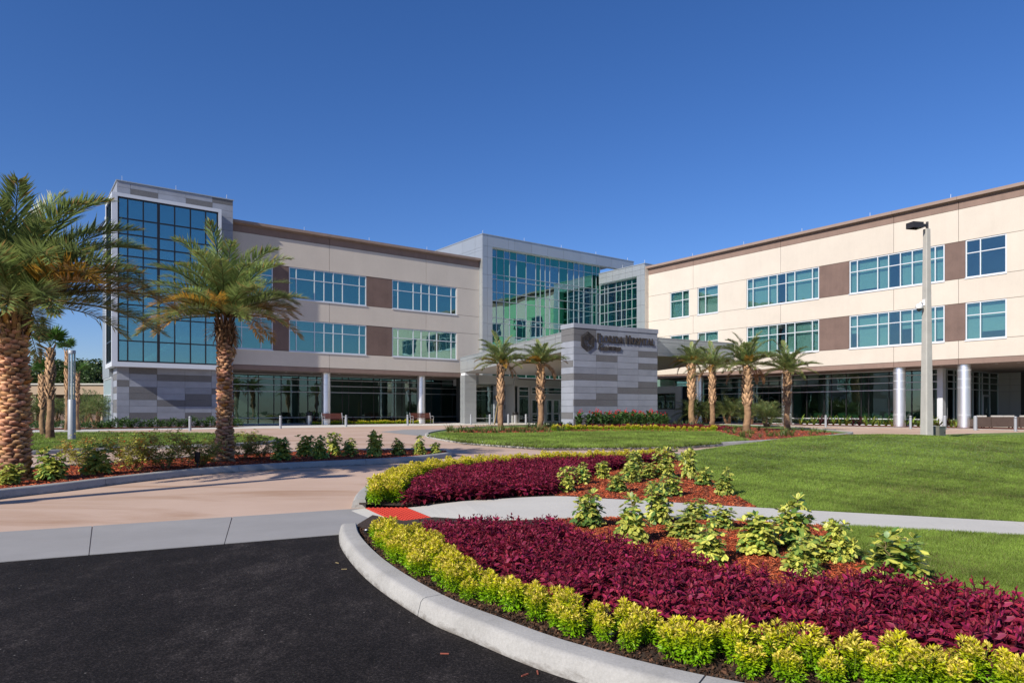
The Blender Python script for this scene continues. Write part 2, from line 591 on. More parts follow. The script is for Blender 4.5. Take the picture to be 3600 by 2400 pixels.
def band_slab(t0, t1):
    q = [ext(cw_t[2], cw_tL, t0), ext(cw_t[2], cw_tL, t1), ext(cw_b[2], cw_bL, t1), ext(cw_b[2], cw_bL, t0)]
    q = [(p.x - bo.x, p.y - bo.y) for p in q]
    MB().prism(q, -0.02, 0.009).build('slab', 'road_conc_grey', band)
# joints seen at x 306 / 272 and 814 / 869
def tj(px, py, a, b):
    p = G(px, py)
    d = (b - a)
    return (p - a).dot(d) / d.dot(d)
ts = [-0.02] + [tj(842, 1860, cw_t[2], cw_tL), tj(290, 1905, cw_t[2], cw_tL)]
while ts[-1] < 0.95:
    ts.append(ts[-1] + (ts[2] - ts[1]))
for a, b in zip(ts[:-1], ts[1:]):
    band_slab(a + 0.00035, b - 0.00035)

# sidewalk across the planting (slabs), with the ramp and tactile pad at its end
BED = 0.07
def Gz(p, z=BED):
    return G(p[0], p[1], z)
walk_far = smooth_line([Gz(p) for p in ((1431, 1776), (1700, 1757), (1950, 1744), (2110, 1752), (2294, 1761), (2486, 1774), (2680, 1785), (3159, 1811), (3600, 1835), (4200, 1868), (5400, 1934))], 6)
walk_near = smooth_line([Gz(p) for p in ((1527, 1814), (1720, 1825), (1950, 1821), (2141, 1815), (2283, 1818), (2578, 1826), (2715, 1834), (2891, 1844), (3174, 1860), (3600, 1885), (4200, 1920), (5400, 1990))], 6)
def resample(line, n):
    d = [0]
    for a, b in zip(line[:-1], line[1:]):
        d.append(d[-1] + (b - a).length)
    out, j = [], 0
    for i in range(n):
        t = d[-1] * i / (n - 1)
        while j < len(d) - 2 and d[j + 1] < t:
            j += 1
        k = (t - d[j]) / max(d[j + 1] - d[j], 1e-9)
        out.append(line[j].lerp(line[j + 1], k))
    return out
NW = 73
wf, wn = resample(walk_far, NW), resample(walk_near, NW)
swalk = thing('sidewalk', None, None, wf[0], 0, kind='structure')
so = swalk.location
def walk_z(i):
    return 0.045 + (BED + 0.004 - 0.045) * min(1, i / 5.0)
for k in range(0, NW - 1, 6):
    m = MB(so)
    i1 = min(k + 6, NW - 1)
    for i in range(k, i1):
        g0 = 0.06 if i == k else 0.0
        g1 = 0.06 if i == i1 - 1 else 0.0
        a0, b0 = wf[i].lerp(wf[i + 1], g0 * 0.12), wn[i].lerp(wn[i + 1], g0 * 0.12)
        a1, b1 = wf[i + 1].lerp(wf[i], g1 * 0.12), wn[i + 1].lerp(wn[i], g1 * 0.12)
        z0, z1 = walk_z(i), walk_z(i + 1)
        m.hexa([(b0.x, b0.y, -0.02), (b1.x, b1.y, -0.02), (a1.x, a1.y, -0.02), (a0.x, a0.y, -0.02), (b0.x, b0.y, z0), (b1.x, b1.y, z1), (a1.x, a1.y, z1), (a0.x, a0.y, z0)])
    m.build('slab', 'walk_conc', swalk)
# pad: four corners, tilted down to the road
pB, pC = Vector((wf[0].x, wf[0].y, 0.046)), Vector((wn[0].x, wn[0].y, 0.046))
pA, pD = G(1286, 1784, 0.018), G(1425, 1842, 0.018)
pad = thing('tactile_pad', 'red tactile paving pad with raised domes at the sidewalk ramp', 'tactile paving', pA)
m = MB(pA)
m.hexa([tuple(p - Vector((0, 0, 0.03))) for p in (pA, pD, pC, pB)] + [tuple(p) for p in (pA, pD, pC, pB)])
m.build('plate', 'tactile', pad)
m = MB(pA)
for i in range(9):
    for j in range(17):
        s, t = (i + 0.5) / 9, (j + 0.5) / 17
        c = pA.lerp(pB, s).lerp(pD.lerp(pC, s), t)
        m.lathe([(0.019, c.z - 0.004), (0.017, c.z + 0.004), (0.010, c.z + 0.009)], 6, c.x, c.y)
dm = m.build('dome_field', 'tactile', pad)
dm['kind'] = 'stuff'
# landing strip between the road and the pad
q = [G(1228, 1795, 0.008), G(1281, 1785, 0.016), G(1419, 1846, 0.016), G(1310, 1828, 0.008)]
ramp_o = MB().hexa([(p.x, p.y, -0.02) for p in (q[0], q[3], q[2], q[1])] + [tuple(p) for p in (q[0], q[3], q[2], q[1])]).build('ramp', 'walk_conc')
ramp_o['kind'] = 'structure'

# planting beds and lawns
def offset_line(line, d):
    out = []
    for i, p in enumerate(line):
        t = (line[min(i + 1, len(line) - 1)] - line[max(i - 1, 0)])
        t.z = 0
        t.normalize()
        out.append(Vector((p.x - t.y * d, p.y + t.x * d, p.z)))
    return out
kf_in = offset_line([Vector(p) for p in kerb_front], 0.13)
lawn_near_edge = [Gz(p) for p in ((2893, 1845), (2950, 1900), (2990, 1938), (3040, 1968), (3160, 2010), (3274, 2063), (3420, 2095), (3600, 2130), (4200, 2240))]
bed_front = kf_in[:-3] + [Vector((7.0, 1.6, 0)), Vector((8, 2.4, 0))] + [Vector((p.x, p.y, 0)) for p in reversed(lawn_near_edge)] + [Vector((p.x, p.y, 0)) for p in reversed([w for w in wn if w.x < lawn_near_edge[0].x])] + [q[2], q[3]]
sheet('planting_bed', [(p.x, p.y) for p in bed_front], BED - 0.006, 'soil')
mulch_front = [Gz(p) for p in ((1955, 1824), (2141, 1817), (2283, 1820), (2578, 1828), (2715, 1836), (2885, 1845), (2950, 1903), (2990, 1941), (3040, 1971), (3160, 2013), (3274, 2066), (3330, 2090), (3200, 2115), (3000, 2105), (2760, 2090), (2450, 2030), (2240, 1965), (2060, 1905), (1975, 1850))]
sheet('mulch', [(p.x, p.y) for p in mulch_front], BED - 0.002, 'mulch_bed')
# back bed behind the sidewalk
kerb_back = smooth_line([G(*p) for p in ((1234, 1786), (1250, 1755), (1290, 1722), (1350, 1690), (1450, 1662), (1600, 1642), (1800, 1628), (2050, 1617), (2250, 1610), (2390, 1606))], 6)
bed_back = [Vector((p.x, p.y, 0)) for p in offset_line(kerb_back, -0.09)[1:]] + [Gz(p) for p in ((2398, 1614), (2440, 1650), (2497, 1682), (2580, 1735), (2667, 1786))] + [Vector((p.x, p.y, 0)) for p in reversed([w for w in wf if w.x < Gz((2667, 1786)).x])] + [q[1], q[1].lerp(q[0], 0.35)]
sheet('planting_bed', [(p.x, p.y) for p in bed_back], BED - 0.006, 'soil')
mulch_back = [Gz(p) for p in ((1950, 1742), (2000, 1700), (2090, 1655), (2200, 1630), (2300, 1620), (2398, 1616), (2440, 1652), (2497, 1684), (2580, 1737), (2664, 1784), (2486, 1772), (2294, 1759), (2110, 1750))]
sheet('mulch', [(p.x, p.y) for p in mulch_back], BED - 0.002, 'mulch_bed')

def mound(x, y):
    b = 0.37 * np.exp(-((x - 11.1) / 3.1) ** 2 - ((y - 19.0) / 5.5) ** 2)
    b = b + 0.08 * np.exp(-((x - 17.5) / 3.0) ** 2 - ((y - 21.0) / 5.0) ** 2)
    b = b + 0.10 * np.exp(-((x - 7.0) / 3.0) ** 2 - ((y - 17.0) / 3.5) ** 2)
    return BED - 0.004 + b * np.clip((y - 7.5) / 5.0, 0, 1)
lawn_back = [Vector((3.75, 15.3, 0)), Vector((4.5, 17.0, 0)), Vector((6.5, 19.6, 0)), Vector((9.0, 22.5, 0)), Vector((13, 26, 0)), Vector((20, 31, 0)), Vector((30, 36, 0)), Vector((46, 40, 0))]
lawn_poly = [Gz(p) for p in ((2667, 1784), (2580, 1735), (2497, 1682), (2440, 1650), (2398, 1613))] + lawn_back + [Vector((46, 9, 0))] + list(reversed([w for w in wf if w.x > Gz((2667, 1786)).x]))
lawn_poly = [(p.x, p.y) for p in lawn_poly]
near_poly = [(p.x, p.y) for p in ([w for w in wn if w.x > lawn_near_edge[0].x] + [Vector((30, 2, 0)), Vector((9, 2, 0))] + list(reversed(lawn_near_edge)))]
def height_sheet(name, poly, step, mat, fn):
    xs = [p[0] for p in poly]; ys = [p[1] for p in poly]
    nx, ny = int((max(xs) - min(xs)) / step) + 2, int((max(ys) - min(ys)) / step) + 2
    gx, gy = np.meshgrid(min(xs) + np.arange(nx) * step, min(ys) + np.arange(ny) * step, indexing='ij')
    z = fn(gx, gy)
    cx, cy = (gx[:-1, :-1] + step / 2).ravel(), (gy[:-1, :-1] + step / 2).ravel()
    ok = inside_np(cx, cy, poly)
    for ox in (-0.75, 0.75):
        for oy in (-0.75, 0.75):
            ok |= inside_np(cx + ox * step, cy + oy * step, poly)
    idx = np.arange(nx * ny).reshape(nx, ny)
    F = np.stack([idx[:-1, :-1].ravel(), idx[1:, :-1].ravel(), idx[1:, 1:].ravel(), idx[:-1, 1:].ravel()], 1)[ok]
    o = obj(name, npmesh(name, np.stack([gx.ravel(), gy.ravel(), z.ravel()], 1), F, mat, smooth=True))
    o['kind'] = 'structure'
    return o
height_sheet('lawn', lawn_poly, 0.16, 'lawn_base', mound)
sheet('lawn', near_poly, BED + 0.002, 'lawn_base')

# kerbs: swept profile cut into stones
def kerb(line, name='kerb', h=0.10, w=0.165, stone=2.4, first=None, side=1, ends=True):
    k = thing(name, None, None, line[0], 0, kind='structure')
    org = line[0]
    d = [0]
    for a, b in zip(line[:-1], line[1:]):
        d.append(d[-1] + (b - a).length)
    cuts = [0]
    if first:
        cuts.append(first)
    while cuts[-1] + stone < d[-1] - 0.4:
        cuts.append(cuts[-1] + stone)
    cuts.append(d[-1])
    prof = [(0.0, -0.02), (0.004, 0.012), (0.022, h * 0.80), (0.036, h * 0.95), (0.055, h), (w - 0.012, h + 0.002), (w, h - 0.012), (w, -0.02)]
    def at(s):
        j = 0
        while j < len(d) - 2 and d[j + 1] < s:
            j += 1
        t = (s - d[j]) / max(d[j + 1] - d[j], 1e-9)
        p = line[j].lerp(line[j + 1], t)
        ta = (line[min(j + 2, len(line) - 1)] - line[max(j - 1, 0)])
        ta.z = 0
        ta.normalize()
        return p, Vector((-ta.y, ta.x, 0)) * side
    for a, b in zip(cuts[:-1], cuts[1:]):
        a2, b2 = a + 0.004, b - 0.004
        n = max(2, int((b - a) / 0.18) + 1)
        m = MB(org)
        vs = []
        for i in range(n + 1):
            s = a2 + (b2 - a2) * i / n
            p, nn = at(s)
            for (x, z) in prof:
                vs.append((p.x + nn.x * x, p.y + nn.y * x, z))
        np_ = len(prof)
        fs = []
        for i in range(n):
            for j in range(np_ - 1):
                q4 = (i * np_ + j, (i + 1) * np_ + j, (i + 1) * np_ + j + 1, i * np_ + j + 1)
                fs.append(q4 if side < 0 else tuple(reversed(q4)))
        fs.append(tuple(range(np_)) if side > 0 else tuple(range(np_ - 1, -1, -1)))
        e = tuple(range(n * np_ + np_ - 1, n * np_ - 1, -1))
        fs.append(e if side > 0 else tuple(reversed(e)))
        m.add(vs, fs)
        m.build('kerb_stone', 'kerb_conc', k, smooth=True)
    return k
kl = [Vector(p) for p in kerb_front]
d0 = sum((kl[i + 1] - kl[i]).length for i in range(0, 21))
kerb(kl, first=2.75, stone=1.75)
kerb([Vector(p) for p in kerb_back], side=-1, first=1.6, w=0.17)

# left palm island
isl_front = [G(*p) for p in ((-1500, 1960), (-700, 1850), (0, 1754), (230, 1727), (460, 1697), (760, 1665), (1071, 1645), (1380, 1629), (1560, 1611))]
isl_tip = [G(*p) for p in ((1592, 1602), (1575, 1594))]
isl_back = [G(*p) for p in ((1500, 1590), (1200, 1592), (900, 1606), (600, 1624), (402, 1640), (107, 1662), (0, 1672), (-700, 1740), (-1500, 1810))]
island1 = smooth_line(isl_front + isl_tip + isl_back, 5)
kerb(island1, h=0.12, w=0.14, stone=2.6, side=1)
i1in = offset_line(island1, 0.07)
sheet('mulch', [(p.x, p.y) for p in i1in], BED + 0.01, 'mulch_bed')
isl1_poly = [(p.x, p.y) for p in i1in]

# grass island beyond it
g2f = [G(*p) for p in ((-900, 1655), (0, 1603), (101, 1599), (421, 1583), (740, 1573), (930, 1562))]
g2t = [G(*p) for p in ((975, 1553), (940, 1542))]
g2b = [G(*p) for p in ((800, 1532), (550, 1528), (330, 1527), (100, 1530), (-900, 1548))]
island2 = smooth_line(g2f + g2t + g2b, 5)
kerb(island2, h=0.11, w=0.14, stone=3.0, side=1)
i2in = offset_line(island2, 0.07)
isl2_poly = [(p.x, p.y) for p in i2in]
sheet('lawn', isl2_poly, BED + 0.01, 'lawn_base')
ms = [G(*p, BED) for p in ((60, 1552), (180, 1556), (330, 1548), (360, 1538), (230, 1533), (80, 1536))]
sheet('mulch', [(p.x, p.y) for p in smooth_line(ms, 4, True)], BED + 0.016, 'mulch_bed')
pw = [G(*p, BED) for p in ((355, 1576), (470, 1571), (640, 1556), (600, 1550), (440, 1566), (350, 1571))]
sheet('path', [(p.x, p.y) for p in pw], BED + 0.018, 'walk_conc')

# centre island with the lawn in front of the sign wall
c3 = [(1493, 1532), (1530, 1545), (1620, 1558), (1750, 1570), (1900, 1577), (2150, 1577), (2400, 1573), (2650, 1562), (2850, 1547), (2960, 1535), (3000, 1528), (2960, 1522), (2750, 1503), (2500, 1494), (2300, 1491), (2020, 1494), (1800, 1500), (1640, 1508), (1540, 1520)]
island3 = smooth_line([G(*p) for p in c3], 5, True)
island3.append(island3[0].copy())
kerb(island3, h=0.13, w=0.16, stone=3.4, side=1)
i3in = offset_line(island3, 0.08)
isl3_poly = [(p.x, p.y) for p in i3in]
sheet('lawn', isl3_poly, BED + 0.01, 'lawn_base')
mb = [G(*p, BED + 0.01) for p in ((1560, 1522), (1700, 1526), (1900, 1523), (1955, 1519), (2200, 1516), (2520, 1519), (2560, 1530), (2640, 1549), (2780, 1542), (2950, 1531), (2985, 1527), (2900, 1519), (2700, 1505), (2450, 1497), (2100, 1497), (1850, 1502), (1650, 1511))]
m3_poly = [(p.x, p.y) for p in smooth_line(mb, 4, True)]
sheet('mulch', m3_poly, BED + 0.016, 'mulch_bed')

# pale pavements along the building, crossing paths
def flat(name, pts, z, mat):
    return sheet(name, [(p.x, p.y) for p in pts], z, mat)
VL, VA, UR, U2 = 51.48, 50.95, 49.27, 48.75
flat('pavement', [B2W(-14, 48.4), B2W(2, 45.2), B2W(14, 44.6), B2W(31, 45.2), B2W(36, 43.0), B2W(48, 42.5), B2W(48, 58), B2W(-14, 58)], 0.005, 'walk_white')
flat('pavement', [B2W(48.4, 44.2), B2W(47.6, 33), B2W(47.4, 8), B2W(70, 8), B2W(70, 44.2)], 0.0055, 'walk_white')
flat('path', [G(*p) for p in ((1335, 1517), (1480, 1532), (1590, 1522), (1640, 1508), (1420, 1510))], 0.0045, 'road_conc_grey')
flat('path', [G(*p) for p in ((360, 1523), (470, 1519), (700, 1534), (800, 1552), (640, 1545))], 0.0048, 'road_conc_grey')
rp = flat('tactile_strip', [G(*p) for p in ((363, 1522.5), (467, 1519.5), (480, 1521), (385, 1524.5))], 0.009, 'tactile')
bed_tower = [B2W(-2, 48.2), B2W(13, 48.3), B2W(13, 50.6), B2W(-2, 50.6)]
flat('mulch', bed_tower, 0.06, 'mulch_bed')
flat('mulch', [B2W(on_v(1098, 55), 52.0), B2W(on_v(1530, 55), 52.0), B2W(on_v(1530, 55), 55.8), B2W(on_v(1098, 55), 55.8)], 0.03, 'mulch_bed')
flat('mulch', [B2W(48.7, 42.5), B2W(48.7, 13), B2W(52.4, 13), B2W(52.4, 42.5)], 0.03, 'mulch_bed')
k4 = [G(*p) for p in ((-600, 1524), (0, 1523), (101, 1522.5), (250, 1521), (345, 1520.5))]
kerb(k4, h=0.10, w=0.3, stone=4, side=1)
flat('lawn', [Vector((-75, 33, 0)), k4[0], k4[2], k4[4], B2W(-2, 48.4), B2W(-6, 62), Vector((-75, 62, 0))], 0.03, 'ground_far')
# ---------------------------------------------------------------- buildings
class Face:
    """a wall seen from outside: s runs along it, d goes inwards"""
    def __init__(s, axis, pos, root, org):
        s.axis, s.pos, s.root, s.org = axis, pos, root, org
    def rng(s, s0, s1, d0, d1):
        if s.axis == 'u':
            return s0, s1, s.pos + d0, s.pos + d1
        return s.pos + d0, s.pos + d1, s0, s1
    def box(s, mb, s0, s1, d0, d1, z0, z1, mi=0):
        mb.box(*s.rng(min(s0, s1), max(s0, s1), d0, d1), z0, z1, mi)
    def piece(s, name, mat, s0, s1, d0, d1, z0, z1, parent=None, org=None):
        return piece(name, mat, parent or s.root, org or s.org, *s.rng(min(s0, s1), max(s0, s1), d0, d1), z0, z1)

def btng(name, label, cat, u, v, z=0.0):
    o = thing(name, label, cat, B2W(u, v, z), RZ_B)
    return o, (u, v, z)

def window(F, ss, zs, glass, frame='alu_white', fw=0.055, d=0.05, name='window', blinds=None, sill=True, depth=0.12, vmat=None, gpick=None, blind_d=0.34, thick=None):
    """ss: edges of the panes along the wall, zs: edges upwards; frame mesh with its panes as children"""
    ss, zs = sorted(ss), sorted(zs)
    org = F.org
    m = MB(org)
    mats = [frame] + ([vmat] if vmat else [])
    for i, s in enumerate(ss):
        w = fw if 0 < i < len(ss) - 1 else fw * 1.3
        if thick and i in thick:
            w = thick[i]
        a = s - w / 2
        if i == 0:
            a = s
        if i == len(ss) - 1:
            a = s - w
        F.box(m, a, a + w, d, d + depth, zs[0], zs[-1], 1 if vmat and 0 < i < len(ss) - 1 else 0)
    for j, z in enumerate(zs):
        w = fw if 0 < j < len(zs) - 1 else fw * 1.3
        a = z - w / 2
        if j == 0:
            a = z
        if j == len(zs) - 1:
            a = z - w
        F.box(m, ss[0] + 0.002, ss[-1] - 0.002, d - 0.003, d + depth - 0.004, a, a + w, 0)
    if sill:
        F.box(m, ss[0] - 0.03, ss[-1] + 0.03, -0.05, d + 0.03, zs[0] - 0.075, zs[0] - 0.003, 0)
    w = m.build(name, mats, F.root)
    for i in range(len(ss) - 1):
        for j in range(len(zs) - 1):
            g = gpick(i, j) if gpick else glass
            F.piece('pane', g, ss[i] + fw * 0.4, ss[i + 1] - fw * 0.4, d + 0.05, d + 0.062, zs[j] + fw * 0.4, zs[j + 1] - fw * 0.4, parent=w)
    if blinds:
        for i in range(len(ss) - 1):
            if blinds(i):
                F.piece('blind', 'blind', ss[i] + 0.015, ss[i + 1] - 0.015, blind_d, blind_d + 0.01, zs[0] + blinds(i) - 1, zs[-1], parent=w)
    return w

def cell(F, kind, s0, s1, z0, z1, d=0.0):
    g = 0.013
    F.piece('wall_panel', kind, min(s0, s1) + g, max(s0, s1) - g, d, d + 0.12, z0 + g, z1 - g)

Z = dict(soff=4.12, fas=4.47, w1=5.63, w1t=7.20, w1e=8.02, w2=9.60, w2t=11.16, w2e=12.0, brn=14.07, cor=14.56, top=14.86)

brng = random.Random(21)
BARE = None
def wing(F, s_lo, s_hi, joints, segs, corn_lo, corn_hi, soff_d):
    """segs: (s0, s1, kind, mullions)"""
    rt, org = F.root, F.org
    js = [s_lo] + sorted(j for j in joints if s_lo + 0.3 < j < s_hi - 0.3) + [s_hi]
    for a, b in zip(js[:-1], js[1:]):
        cell(F, 'cream', a, b, Z['fas'], Z['w1'])
        cell(F, 'cream', a, b, Z['w1e'], Z['w2'])
        cell(F, 'cream', a, b, Z['w2e'], Z['brn'])
        cell(F, 'brown_band', a, b, Z['brn'], Z['cor'] + 0.02, 0.012)
        cell(F, 'brown_band', a, b, Z['soff'] + 0.003, Z['fas'], 0.012)
    for (a, b, k, mul) in segs:
        for lo, tr, hi in ((Z['w1'], Z['w1t'], Z['w1e']), (Z['w2'], Z['w2t'], Z['w2e'])):
            if k == 'win':
                nb = len(mul) - 1
                window(F, mul, [lo, tr, hi], 'glass_blue' if F.axis == 'u' else 'glass_clear_teal', blinds=lambda i, nb=nb: 0 if (nb == 7 and i == 3) or (nb == 2 and a == BARE and lo > 9) else (1.0 if brng.random() < 0.86 else 1.0 + brng.choice([0.25, 0.5, 1.1])))
            else:
                cell(F, k, a, b, lo, hi, 0.0 if k == 'cream' else 0.02)
    # cornice with a lip, in lengths
    cs = [corn_lo] + [j for j in js[1:-1]] + [corn_hi]
    for a, b in zip(cs[:-1], cs[1:]):
        m = MB(org)
        a2, b2 = a + 0.006, b - 0.006
        F.box(m, a2, b2, -0.05, 0.5, Z['cor'] + 0.02, Z['cor'] + 0.10)
        F.box(m, a2 + 0.001, b2 - 0.001, -0.28, 0.5, Z['cor'] + 0.10, Z['top'])
        m.build('cornice', 'brown_cap', rt)
    # body behind the panels: piers, slabs, back wall, roof
    m = MB(org)
    wins = sorted((a, b) for (a, b, k, mul) in segs if k == 'win')
    cur = s_lo + 0.01
    for a, b in wins + [(s_hi - 0.01, None)]:
        if a > cur:
            F.box(m, cur, a - 0.002, 0.14, 0.5, Z['fas'], Z['cor'])
        cur = b
    m.build('wall', 'joint_dark', rt)
    m = MB(org)
    for z0, z1 in ((Z['soff'] + 0.02, Z['w1'] - 0.01), (Z['w1e'] + 0.01, Z['w2'] - 0.01), (Z['w2e'] + 0.01, Z['cor'])):
        F.box(m, s_lo + 0.02, s_hi - 0.02, 0.145, 9.0, z0, z1)
    m.build('floor_slab', 'joint_dark', rt)
    m = MB(org)
    F.box(m, s_lo + 0.03, s_hi - 0.03, 6.0, 6.2, Z['soff'] + 0.1, Z['cor'])
    m.build('inner_wall', 'room', rt)
    m = MB(org)
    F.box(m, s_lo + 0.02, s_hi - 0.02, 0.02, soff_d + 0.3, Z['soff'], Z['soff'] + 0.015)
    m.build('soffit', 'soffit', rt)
    m = MB(org)
    F.box(m, s_lo + 0.02, s_hi - 0.02, 0.5, 22, Z['cor'] + 0.02, Z['cor'] + 0.06)
    m.build('roof', 'roof', rt)

def rods(F, ss, z, d=0.1):
    for s in ss:
        F.piece('lightning_rod', 'alu_white', s - 0.012, s + 0.012, d, d + 0.024, z - 0.02, z + 0.34)

def downlights(F, ss, d):
    for s in ss:
        x0, x1, y0, y1 = F.rng(s, s, d, d)
        MB(F.org).lathe([(0.10, Z['soff'] - 0.012), (0.10, Z['soff'] + 0.006)], 10, x0, y0).build('downlight', 'alu_white', F.root)

def column(F, s, d, r=0.36, h=4.12):
    x, _, y, _ = F.rng(s, s, d, d)
    c = MB((x, y, 0)).lathe([(r, 0.0), (r, h)], 28, x, y).build('column', 'column_metal', F.root, smooth=True, loc=(x - F.org[0], y - F.org[1], 0))
    for z in (0.86, 2.62, 3.18, 3.73):
        MB().lathe([(r + 0.004, z - 0.012), (r + 0.004, z + 0.012)], 28).build('joint_ring', 'panel_joint', c, smooth=True)

simple('brown_cap', (0.25, 0.185, 0.155), 0.75, 0.08, 1.5, 0.05, 35, 0.1)

# ---- left wing
lw, lo_ = btng('hospital_wing', 'left hospital wing with shaded cream panels and blue windows', 'building', 12.8, VL)
FL = Face('u', VL, lw, lo_)
pv = lambda *p: [on_v(x, VL) for x in p]
zx2 = lambda *z: pv(*[750 + q / 2.6133 for q in z])
W1 = zx2(697, 765, 932, 1020, 1105, 1190, 1345, 1408)
W2 = zx2(1645, 1700, 1840, 1913, 1987, 2057, 2188, 2238)
W0 = zx2(262, 440, 548)
W0 = [W0[0] - (W0[1] - W0[0]) * 0.8] + W0
UA = 34.4
segs = [(12.8, W0[0], 'cream', None), (W0[0], W0[-1], 'win', W0), (W0[-1], W1[0], 'brown', None), (W1[0], W1[-1], 'win', W1),
        (W1[-1], W2[0], 'brown', None), (W2[0], W2[-1], 'win', W2), (W2[-1], UA, 'cream', None)]
wing(FL, 12.8, UA, zx2(1067, 1955), segs, 12.82, UA - 0.01, 4.5)
rods(FL, zx2(840, 1437, 1968), Z['top'])
downlights(FL, [on_v(1000 + q / 3.675, VL + 1.5) for q in (350, 708, 1176, 1612, 1917)] + [15.2, 17.4], 1.5)
# storefront below
VS = 56.0
FS = Face('u', VS, lw, lo_)
sm = [on_v(750 + q / 2.6133, VS) for q in (20, 185, 320, 415, 558, 625, 787, 870, 952, 1075, 1187, 1245, 1360, 1475, 1530, 1665, 1735, 1808, 1875, 2005, 2098, 2200, 2290)]
window(FS, sm, [0.0, 0.56, 2.68, 3.21, 3.70, 4.10], 'glass_store', 'alu', 0.06, 0.0, 'storefront', None, False, 0.12, 'black_mullion')
for q in (1035, 1910):
    column(FL, on_v(750 + q / 2.6133, VL + 0.9), 0.9)
m = MB(lo_); FL.box(m, 12.9, 36, 9.0, 9.2, 0, 4.1); m.build('inner_wall', 'room', lw)
m = MB(lo_); FL.box(m, 12.9, 35.5, 4.7, 10, -0.02, 0.02); m.build('floor', 'room', lw)
m = MB(lo_); FL.box(m, 12.9, 35.5, 4.75, 6.0, 4.06, 4.11); m.build('ceiling', 'room_light', lw)

# ---- right wing
V0, V1 = 4.0, 44.67
rw, ro_ = btng('hospital_wing', 'right hospital wing with sunlit cream precast panels and pale teal windows', 'building', UR, V1)
FR = Face('v', UR, rw, ro_)
zr4 = lambda *z: [on_u(2200 + q / 3.357, UR) for q in z]
zr5 = lambda *z: [on_u(2800 + q / 2.94, UR) for q in z]
RA, RB = zr4(522, 665, 748), zr4(845, 935, 1090)
RC = zr4(1425, 1497, 1680, 1782, 1885, 1990, 2197, 2278)
RD = zr5(545, 625, 835, 948, 1070, 1193, 1430, 1528)
RE = zr5(1745, 1898, 2170)
e0 = RE[2]
segs = [(V1, RA[0], 'cream', None), (RA[0], RA[2], 'win', RA), (RA[2], RB[0], 'cream', None), (RB[0], RB[2], 'win', RB), (RB[2], RC[0], 'cream', None),
        (RC[0], RC[-1], 'win', RC), (RC[-1], RD[0], 'brown', None), (RD[0], RD[-1], 'win', RD), (RD[-1], RE[0], 'brown', None), (RE[0], RE[2], 'win', RE),
        (RE[2], e0 - 3.2, 'cream', None), (e0 - 3.2, e0 - 7.8, 'win', [e0 - 7.8, e0 - 6.2, e0 - 4.8, e0 - 3.2]), (e0 - 7.8, V0, 'cream', None)]
segs = [(min(a, b), max(a, b), k, sorted(mu) if mu else None) for a, b, k, mu in segs]
BARE = min(RE)
wing(FR, V0, V1, zr4(795, 1827) + zr5(1005, 1675) + [e0 - 5.5], segs, V0, V1 + 0.25, 3.0)
rods(FR, zr4(778, 1383, 2070) + zr5(753, 1588), Z['top'])
US = 52.5
FRS = Face('v', US, rw, ro_)
VC = 20.5
sm = [on_u(2800 + q / 2.94, US) for q in (-560, -500, -430, -350, -290, -180, -120, -40, 105, 285, 360, 512, 668, 745, 955, 1060, 1190, 1305, 1420)] + [VC + 0.2, 44.3]
window(FRS, sm, [0.0, 0.51, 2.64, 3.18, 3.68, 4.10], 'glass_store', 'alu_white', 0.06, 0.0, 'storefront', None, False, 0.12, 'black_mullion')
m = MB(ro_); m.box(US - 0.05, US + 0.45, VC - 0.1, VC + 0.2, 0, 4.11); m.build('corner_post', 'alu_white', rw)
for px, vv in ((3162, None), (3390, None)):
    column(FR, on_u(px, UR + 0.55), 0.55, 0.385)
sp = on_u(3162, UR + 0.55) - on_u(3390, UR + 0.55)
for k in (1, 2):
    column(FR, on_u(2200 + (1665 if k == 1 else 757) / 2.94, UR + 0.55), 0.55, 0.385)
downlights(FR, [on_u(2800 + q / 2.94, UR + 1.3) for q in (-420, 30, 440, 890, 1500, 2070, 2300)], 1.3)
# recessed patio at the far right
FP = Face('u', VC, rw, ro_)
pm = [on_v(3300 + q / 5.227, VC) for q in (157, 290, 345, 590, 640, 760, 810, 945, 1105)]
window(FP, pm, [0.0, 0.45, 2.7, 3.2, 3.68, 4.10], 'glass_store', 'alu', 0.07, 0.0, 'storefront', None, False, 0.12)
door = MB(ro_)
FP.box(door, pm[6] + 0.03, pm[6] + 0.11, -0.03, 0.0, 0.02, 2.35)
FP.box(door, pm[7] - 0.11, pm[7] - 0.03, -0.03, 0.0, 0.02, 2.35)
FP.box(door, pm[6] + 0.11, pm[7] - 0.11, -0.031, 0.0, 2.2, 2.35)
FP.box(door, pm[6] + 0.11, pm[7] - 0.11, -0.031, 0.0, 0.02, 0.25)
dd = door.build('door', 'alu', rw)
m = MB(ro_); FP.box(m, pm[7] - 0.2, pm[7] - 0.16, -0.09, -0.05, 0.9, 1.3); m.build('handle', 'steel', dd)
ue = pm[-1]
FE = Face('v', ue, rw, ro_)
for a, b in ((VC - 1.45, VC - 0.75), (VC - 0.75, VC)):
    for z0, z1 in ((0.0, 2.62), (2.62, 3.12), (3.12, 3.6), (3.6, 4.10)):
        FE.piece('wall_panel', 'grey_wall', a + 0.008, b - 0.008, 0.0, 0.08, z0 + 0.008, z1 - 0.008)
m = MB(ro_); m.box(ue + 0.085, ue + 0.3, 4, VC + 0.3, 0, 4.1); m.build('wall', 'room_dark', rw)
m = MB(ro_); m.box(UR + 0.2, ue + 4, V0, VC + 0.2, Z['soff'] - 0.004, Z['soff'] + 0.01); m.build('soffit', 'soffit', rw)
